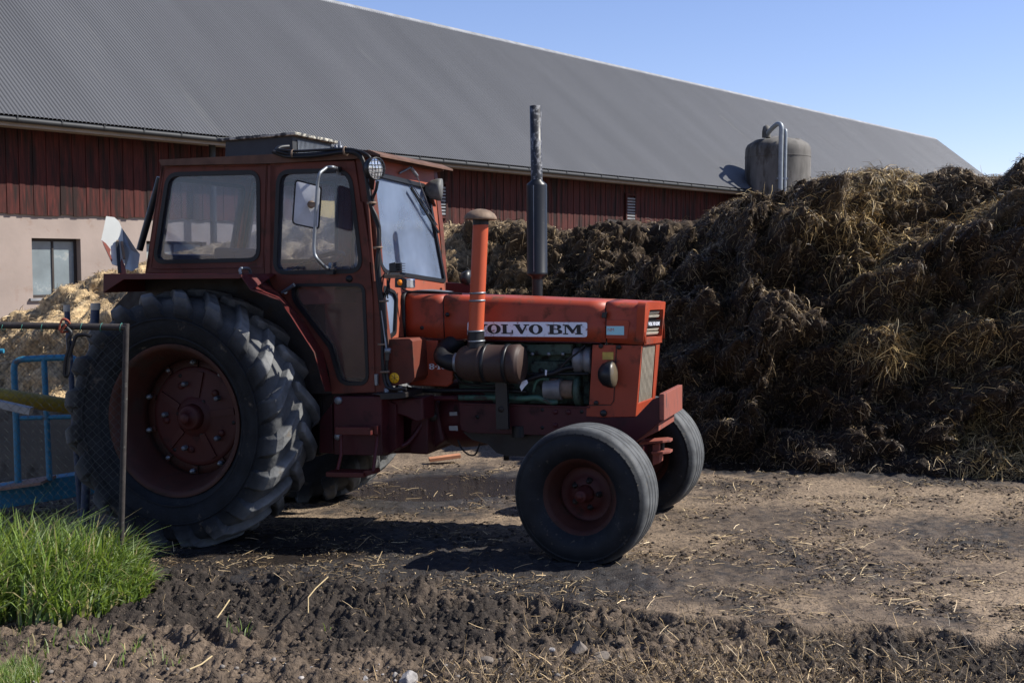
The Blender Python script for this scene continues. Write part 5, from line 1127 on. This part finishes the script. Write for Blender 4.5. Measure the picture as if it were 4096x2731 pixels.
# ---------------------------------------------------------------- hood
HW=.275
def hood_piece(name,secs,m,r=.055,parent=tr,ledge=True,n=7):
    """secs [(x, z_top, z_bottom, half width)], rounded shoulders, open below"""
    mb=MB(); rows=[]
    for x,zt_,zb_,hw in secs:
        pts=[(-hw,zb_),(-hw,zb_+(zt_-zb_)*.42),(-hw+.005,zb_+(zt_-zb_)*.47)]
        for k in range(n+1):
            t=k/n*math.pi/2; pts.append((-hw+.005+r*(1-math.cos(t)),zt_-r+r*math.sin(t)))
        pts.append((0,zt_+.008)); pts+= [(-y,z) for y,z in pts[-2::-1]]
        rows.append([(x,y,z) for y,z in pts])
    k=len(rows[0]); vs=[p for r_ in rows for p in r_]; fs=[]
    for i in range(len(rows)-1):
        for j in range(k-1): fs.append((i*k+j,i*k+j+1,(i+1)*k+j+1,(i+1)*k+j))
    mb.add(vs,fs,True); o=mb.build(name,m,parent,fixn=True)
    s_=o.modifiers.new('s','SOLIDIFY'); s_.thickness=.004; s_.offset=-1
    return o
def X(p,y=-HW): return T(p,y)[0]
def Zz(p,y=-HW): return T(p,y)[1]
topz=lambda p: Zz(p,-HW+.05)
xa=X(Z4(970,400)); xb_=X(Z5(158,250)); xc=X(Z5(1545,250)); xd=X(Z5(1845,250)); xe=X(Z5(1893,300))
za,zb2,zc,zd=topz(Z4(1000,272)),topz(Z5(190,62)),topz(Z5(1560,118)),topz(Z5(1860,132))
ba,bb,bc,bd=Zz(Z4(970,545)),Zz(Z5(160,436)),Zz(Z5(1545,470)),Zz(Z5(1850,490))
def lerp_secs(x0,x1,n):
    out=[]
    for k in range(n+1):
        x=x0+(x1-x0)*k/n; t=(x-xa)/(xd-xa)
        out.append((x,np.interp(x,[xa,xb_,xc,xd],[za,zb2,zc,zd]),np.interp(x,[xa,xb_,xc,xd],[ba,bb,bc,bd]),HW))
    return out
hr_=hood_piece('rear_hood',lerp_secs(xa,xb_-.004,4),M['hood'])
hm_=hood_piece('hood',lerp_secs(xb_+.004,xc-.004,10),M['hood'])
sn_=lerp_secs(xc+.004,xd,3); s_l=sn_[-1]; sn_+= [(xd+(xe-xd)*.6,s_l[1]-.001,s_l[2]+.002,HW),(xe-.02,s_l[1]-.004,s_l[2]+.003,HW),(xe-.004,s_l[1]-.012,s_l[2]+.006,HW-.004)]
hn_=hood_piece('nose_cowl',sn_,M['hood'])
# dark shut lines between the pieces and the rubber strip at the cab
for x in (xb_,xc): 
    s3=lerp_secs(x-.006,x+.006,1); s3=[(a_,b_-.004,c_+.01,d_-.003) for a_,b_,c_,d_ in s3]; hood_piece('shut_line_strip',s3,M['rubber'])
s3=[(a_,b_+.010,c_-.004,d_+.006) for a_,b_,c_,d_ in lerp_secs(xa-.045,xa+.004,2)]; hood_piece('rubber_strip',s3,M['rubber'])
prism('hood_lower_edge',[Z5(-400,415),Z5(160,440),Z5(1500,470),Z5(1500,478),Z5(160,450),Z5(-400,425)],-HW-.004,-HW+.02,M['crimson'],tr,.002)
for p in (Z4(1235,405),Z4(1078,488)): MB().lathe([(.001,-.006),(.012,-.006),(.015,.004)],P3(p,-HW),(0,1,0),12).build('hood_latch',M['black'],tr)
# dark hinge stain / latch block
prism('latch_plate',[Z5(1512,215),Z5(1556,205),Z5(1550,262),Z5(1508,260)],-HW-.008,-HW,M['black'],tr,.003)
prism('tool_hatch',[Z5(1552,280),Z5(1735,280),Z5(1748,300),Z5(1730,440),Z5(1548,435)],-HW-.005,-HW-.001,M['hood'],tr,.003)
hat=bpy.data.objects['tool_hatch']
# grille frame of the nose
A=P3(Z5(1902,150),-HW+.01); B=P3(Z5(1872,485),-HW+.01); GN=(B-A).cross(V((0,1,0))).normalized(); GN=GN if GN.x>0 else -GN
def G(p): return TF.on(p,A,GN)
fo_=rounded([G(Z5(1886,122)),G(Z5(2066,120)),G(Z5(2036,468)),G(Z5(1868,490))],[.05,.06,.03,.03],6)
fo_=[V((p.x,min(p.y,HW),p.z)) for p in fo_]
fh=rounded([G(Z5(1922,192)),G(Z5(2040,186)),G(Z5(2026,420)),G(Z5(1888,432))],.022,5)
gf=MB().panel(fo_,[fh],-GN*.05).build('grille_frame',M['hood'],tr,bevel=.008)
bo=inset(fh,-.01,GN); MB().panel([p-GN*.045 for p in bo],[],-GN*.01).build('grille_backing',M['black'],gf)
q0_,q1_,q2_,q3_=G(Z5(1918,205)),G(Z5(2036,200)),G(Z5(2024,418)),G(Z5(1892,428))
for k,(t0,t1) in enumerate(((.02,.13),(.17,.27),(.68,.78),(.82,.93))):
    m_=M['cream']; a=q0_.lerp(q3_,t0);b=q1_.lerp(q2_,t0);c_=q1_.lerp(q2_,t1);d=q0_.lerp(q3_,t1)
    MB().panel([a-GN*.02,b-GN*.02,c_-GN*.028,d-GN*.028],[],-GN*.012).build('grille_slat',m_,gf,bevel=.003)
a=q0_.lerp(q3_,.36);b=q1_.lerp(q2_,.36);c_=q1_.lerp(q2_,.62);d=q0_.lerp(q3_,.62)
bd_=MB().panel([p-GN*.012 for p in (a,b,c_,d)],[],-GN*.02).build('badge_plate',M['black'],gf,bevel=.003)
# radiator grille below
gA=P3(Z5(1856,495),-HW+.012); gB=P3(Z5(1802,1105),-HW+.012); LN=(gB-gA).cross(V((0,1,0))).normalized(); LN=LN if LN.x>0 else -LN
def Gl(p): return TF.on(p,gA,LN)
lo=[gA,V((gA.x,HW-.012,gA.z)),V((gB.x,HW-.012,gB.z)),gB]
lh=[Gl(Z5(1862,505)),Gl(Z5(1978,492)),Gl(Z5(1946,945)),Gl(Z5(1825,988))]
lf_=MB().panel(lo,[lh],-LN*.03).build('radiator_frame',M['hood'],tr,bevel=.005)
MB().panel([p-LN*.03 for p in inset(lh,-.01,LN)],[],-LN*.01).build('radiator_core',M['greasy'],lf_)
nrb=11
for k in range(nrb):
    t=(k+.5)/nrb; a=lh[0].lerp(lh[1],t); b=lh[3].lerp(lh[2],t); MB().beam(a-LN*.014,b-LN*.014,.018,.014,tuple(LN)).build('grille_rib',M['grille'],lf_)
prism('radiator_side_panel',[Z5(1432,488),Z5(1854,494),Z5(1802,1104),Z5(1500,1108),Z5(1378,1100),Z5(1382,1012),Z5(1405,1008)],-HW+.004,-HW+.012,M['hood'],tr,.003)
mir(bpy.data.objects['radiator_side_panel'])
sp_=bpy.data.objects['radiator_side_panel']
sp2=prism('access_panel',[Z5(1434,490),Z5(1632,492),Z5(1610,965),Z5(1588,1000),Z5(1402,1002)],-HW-.004,-HW+.004,M['hood'],tr,.003)
prism('panel_edge',[Z5(1632,492),Z5(1640,492),Z5(1616,970),Z5(1590,1006),Z5(1402,1010),Z5(1402,1002),Z5(1588,1000),Z5(1610,965)],-HW-.001,-HW+.004,M['black'],sp2,0)
for p in (Z5(1505,500),Z5(1660,510),Z5(1465,985)): bolt(p,-HW-.004,.015,'greasy',sp2)
bolt(Z5(1528,1072),-HW+.004,.022,'black',h=.016)
prism('yellow_sticker',[Z5(1518,552),Z5(1612,552),Z5(1610,616),Z5(1518,615)],-HW-.0052,-HW-.004,M['yellowst'],sp2,0)
cs=prism('cyan_sticker',[Z5(1552,330),Z5(1702,330),Z5(1702,406),Z5(1552,404)],-HW-.0066,-HW-.005,M['cyan'],hat,0)
# headlight on the side panel
hc=P3(Z5(1598,742),-HW-.075); 
hl_=MB().lathe([(.001,-.085),(.040,-.078),(.068,-.055),(.080,-.025),(.084,0),(.084,.012),(.078,.014)],hc,(1,-.03,0),32).build('headlight',M['black'],tr)
MB().lathe([(.079,.010),(.07,.020),(.04,.028),(.001,.032)],hc,(1,-.03,0),28).build('headlight_lens',mat('yellowed_lens',(.085,.068,.045),.3,.0,var=.4),hl_)
cyl('headlight_stalk',hc-V((.03,0,0)),V((hc.x-.03,-HW,hc.z)),.02,M['black'],hl_,10)
# red side panels behind the engine bay, battery box, reflector
prism('rear_side_panel',[Z4(1032,566),Z4(1178,566),Z4(1182,620),Z4(1272,740),Z4(1270,835),Z4(1235,858),Z4(985,848),Z4(1030,800)],-.30,-.28,M['hood'],tr,.012)
bx=prism('battery_box',[Z4(856,560),Z4(965,556),Z4(1000,556),Z4(1018,572),Z4(1030,800),Z4(1010,830),Z4(905,852),Z4(862,850)],-.52,-.30,M['cab'],tr,.014)
MB().lathe([(.001,-.010),(.028,-.010),(.034,-.004),(.034,.0)],P3(Z4(905,802),-.521),(0,1,0),24).build('reflector',M['reflector'],bx)
cr=MB(); c_=P3(Z4(905,802),-.5325)
for k in range(3):
    a=k*math.pi/3+.3; cr.beam(c_-V((math.cos(a)*.027,0,math.sin(a)*.027)),c_+V((math.cos(a)*.027,0,math.sin(a)*.027)),.002,.002,(0,1,0))
cr.build('reflector_ribs',M['brown'],bx)
# small lamp and shelf on the far side of the hood
prism('far_tank_edge',[ZA(160,1430),ZA(355,1440),ZA(355,1520),ZA(160,1510)],.42,.46,M['crimson'],tr,.004)
o=MB().lathe([(.001,-.05),(.04,-.045),(.055,0),(.055,.02),(.001,.02)],P3(ZA(335,1395),.44),(1,-.3,0),16).build('far_headlight',M['black'],tr)
prism('wiper_motor_cover',[Z2(1430,1488),Z2(1500,1478),Z2(1640,1490),Z2(1700,1500),Z2(1430,1500)],-.15,.1,M['steel'],tr,.003)
MB().tube(smooth_path([P3(Z2(1365,1465),-.3),P3(Z2(1430,1492),-.3),P3(Z2(1600,1492),-.25),P3(Z2(1760,1502),-.2),P3(Z2(1900,1512),-.18)],5),.007,6).build('cable',M['rubber'],tr)
# ---------------------------------------------------------------- lettering
LET={ # slab letters on a 10x7 grid: list of polygons
'V':[[(0,6.2),(0,7),(4.0,7),(4.0,6.2)],[(6.2,6.2),(6.2,7),(9.6,7),(9.6,6.2)],[(.8,6.4),(3.6,6.4),(5.9,1.6),(4.9,0),(4.2,0)],[(7.3,6.4),(8.3,6.4),(5.4,0),(4.6,0),(4.9,1.6)]],
'L':[[(0,0),(0,.8),(7.2,.8),(7.2,0)],[(0,6.2),(0,7),(4.2,7),(4.2,6.2)],[(.9,.4),(3.3,.4),(3.3,6.6),(.9,6.6)],[(6.3,.4),(7.2,.4),(7.2,2.8),(6.3,2.8)]],
'B':[[(0,0),(0,.8),(5.6,.8),(5.6,0)],[(0,6.2),(0,7),(5.4,7),(5.4,6.2)],[(.9,.4),(3.3,.4),(3.3,6.6),(.9,6.6)],[(3,3.3),(3,4.0),(5.6,4.0),(5.6,3.3)],
     [(5.2,0),(7.2,.4),(8.3,1.3),(8.3,2.5),(7.2,3.4),(5.2,3.9),(5.2,3.3),(5.9,2.8),(5.9,1.1),(5.2,.8)],[(5.2,7),(7.0,6.7),(7.8,5.9),(7.8,4.9),(7.0,4.0),(5.2,3.4),(5.2,4.0),(5.6,4.4),(5.6,5.9),(5.2,6.2)]],
'M':[[(0,0),(0,.8),(3.0,.8),(3.0,0)],[(7.2,0),(7.2,.8),(11.6,.8),(11.6,0)],[(0,6.2),(0,7),(3.6,7),(3.6,6.2)],[(8.3,6.2),(8.3,7),(11.6,7),(11.6,6.2)],[(1.1,.4),(1.9,.4),(1.9,6.6),(1.1,6.6)],[(8.3,.4),(10.6,.4),(10.6,6.6),(8.3,6.6)],
     [(1.2,6.9),(3.6,6.9),(6.6,2.2),(5.3,.6)],[(8.4,7),(9,6.2),(5.8,.6),(5.0,.6),(5.6,2.6)]]}
ADV={'V':9.4,'O':8.6,'L':7.6,'B':8.8,'M':12,' ':3.0}
def ring(cx_,cy_,a,b,a2,b2,n=28):
    o=[(cx_+a*math.cos(t),cy_+b*math.sin(t)) for t in np.linspace(0,2*math.pi,n,endpoint=False)]
    i=[(cx_+a2*math.cos(t),cy_+b2*math.sin(t)) for t in np.linspace(0,2*math.pi,n,endpoint=False)]
    return o,i
def lettering(name,text,O,U,Vv,Nn,m,parent):
    """O origin (lower left), U,Vv vectors of one grid unit"""
    mb=MB(); x=0; lay=0
    for ch in text:
        if ch=='O':
            o,i=ring(4.1,3.5,4.2,3.6,1.7,2.9); f=lambda p:O+U*(x+p[0])+Vv*p[1]
            mb.panel([f(p) for p in o],[[f(p) for p in i]],Nn*.0012)
        else:
            for pg in LET.get(ch,[]):
                lay+=1; off=Nn*(.00012*(lay%7)); mb.panel([O+U*(x+a)+Vv*b+off for a,b in pg],[],Nn*.0012)
        x+=ADV[ch]
    return mb.build(name,m,parent), x
yd=-HW-.006
dc=prism('name_decal',rounded([V((*Z5(364,292),0)),V((*Z5(1388,297),0)),V((*Z5(1386,424),0)),V((*Z5(360,416),0))],9,3),yd,yd+.002,M['decal'],tr,0)
a=P3(Z5(407,393),yd-.0005); b=P3(Z5(1348,401),yd-.0005); c_=P3(Z5(407,312),yd-.0005)
tw=sum(ADV[c] for c in 'VOLVO BM')-.4
U=(b-a)/tw; Vv=V((0,0,(c_.z-a.z)/7))
lettering('name_lettering','VOLVO BM',a,U,Vv,V((0,-1,0)),M['ink'],dc)
# the same name small on the grille badge
a=q0_.lerp(q3_,.56).lerp(q1_.lerp(q2_,.56),.14)-GN*.0115; b=q0_.lerp(q3_,.56).lerp(q1_.lerp(q2_,.56),.90)-GN*.0115; t_=q0_.lerp(q3_,.42).lerp(q1_.lerp(q2_,.42),.14)-GN*.0115
lettering('badge_lettering','VOLVO BM',a,(b-a)/tw,(t_-a)/7,GN,M['decal'],bd_)
def text_part(name,s,size,O,ux,vz,m,parent,ext=.001):
    cu=bpy.data.curves.new(name,'FONT'); cu.body=s; cu.size=size; cu.extrude=ext/2; tmp=bpy.data.objects.new('tmp',cu); COL.objects.link(tmp)
    dg=bpy.context.evaluated_depsgraph_get(); me=bpy.data.meshes.new_from_object(tmp.evaluated_get(dg)); bpy.data.objects.remove(tmp)
    ux=V(ux).normalized();vz=V(vz).normalized();nn=ux.cross(vz); me.transform(Matrix.Translation(O)@Matrix(((ux.x,vz.x,nn.x,0),(ux.y,vz.y,nn.y,0),(ux.z,vz.z,nn.z,0),(0,0,0,1))))
    me.materials.clear(); me.materials.append(m); return link(bpy.data.objects.new(name,me),parent)
# model number plate: slab figures, last one hidden by the hose
p8=P3(Z4(1125,748),-.303); hh_=(P3(Z4(1125,712),-.303).z-p8.z)
mb=MB()
for cz,ry in ((.27,.29),(.74,.26)):
    o,i=ring(0,0,.42,ry,.19,ry*.52,20); f=lambda p:p8+V(((p[0]+.42)*hh_*1.15,0,(p[1]+cz)*hh_)); mb.panel([f(p) for p in o],[[f(p) for p in i]],(0,-.003,0))
f=lambda a_,b_:p8+V((a_*hh_,0,b_*hh_))
mb.panel([f(1.05,.42),f(1.45,.42),f(1.45,.56),f(1.05,.56)],[],(0,-.002,0))
mb.panel([f(1.5,0),f(2.1,0),f(2.1,.14),f(1.97,.14),f(1.97,1),f(1.45,.8),f(1.45,.66),f(1.65,.7),f(1.65,.14),f(1.5,.14)],[],(0,-.003,0))
o,i=ring(0,0,.42,.5,.17,.36,20); f2=lambda p:p8+V(((p[0]+2.65)*hh_,0,(p[1]+.5)*hh_)); mb.panel([f2(p) for p in o],[[f2(p) for p in i]],(0,-.003,0))
mb.build('model_number',M['decal'],tr)
a=P3(Z5(1560,375),-HW-.0068); text_part('sticker_logo','NM',.028,a,(1,0,0),(0,0,1),M['snork'],cs,.0006)
# ---------------------------------------------------------------- inside the cab
zs=P3(Z1(1600,1070),-.2)
fl_=P3(Z4(560,880),-.5).z
MB().box((r1.x+.05,-.52,r1.z-.25),(c1.x-.35,.52,r1.z-.10)).build('cab_floor',M['dash'],tr,bevel=.005)
sx=P3(Z1(1620,970),-.05).x
st=MB().box((sx-.05,-.22,r1.z-.1),(sx+.42,.26,r1.z-.0)).build('seat',M['seat'],tr,bevel=.03)
MB().panel([P3(p,-.20) for p in (Z1(1545,900),Z1(1560,888),Z1(1640,892),Z1(1690,915),Z1(1712,975),Z1(1730,1075),Z1(1545,1075))],[],(0,.44,0)).build('backrest',M['seat'],st,bevel=.02)
prism('instrument_cowl',[Z4(470,330),Z4(560,300),Z4(640,275),Z4(700,265),Z4(740,265),Z4(740,800),Z4(560,800),Z4(490,650),Z4(470,450)],-.22,.22,M['dash'],tr,.03)
# shelf added under the windshield to keep sun off the instrument cowl
zd=Fp(Z2(1168,1318)).z
MB().box((c1.x-.42,-.50,zd-.10),(c1.x-.10,.50,zd-.02)).build('sun_block_shelf',M['black'],tr,bevel=.02)
# steering wheel
sc=P3(Z2(600,1265),-.02); axd=V((-.42,.05,.9)).normalized(); a_=axd.orthogonal().normalized(); b_=axd.cross(a_)
sw=MB().tube([sc+(a_*math.cos(t)+b_*math.sin(t))*.20 for t in np.linspace(0,2*math.pi,33)],.017,8,False)
for k in range(3):
    t=2*math.pi*k/3+.4; sw.tube([sc-axd*.03,sc+(a_*math.cos(t)+b_*math.sin(t))*.20],.009,6)
sw.build('steering_wheel',M['rubber'],tr); cyl('steering_column',sc-axd*.03,sc-axd*.5,.022,M['greasy'])
cyl('gear_lever',P3(Z4(480,330),-.05),P3(Z4(560,560),-.05),.010,M['greasy'])
MB().box((sx+.1,.46,r1.z-.1),(c1.x-.4,.54,r1.z-.02)).build('inner_sill',M['cab'],tr)
prism('cab_speaker',[Z1(1832,420),Z1(1862,420),Z1(1862,470),Z1(1832,470)],.42,.50,M['black'],tr,.003)
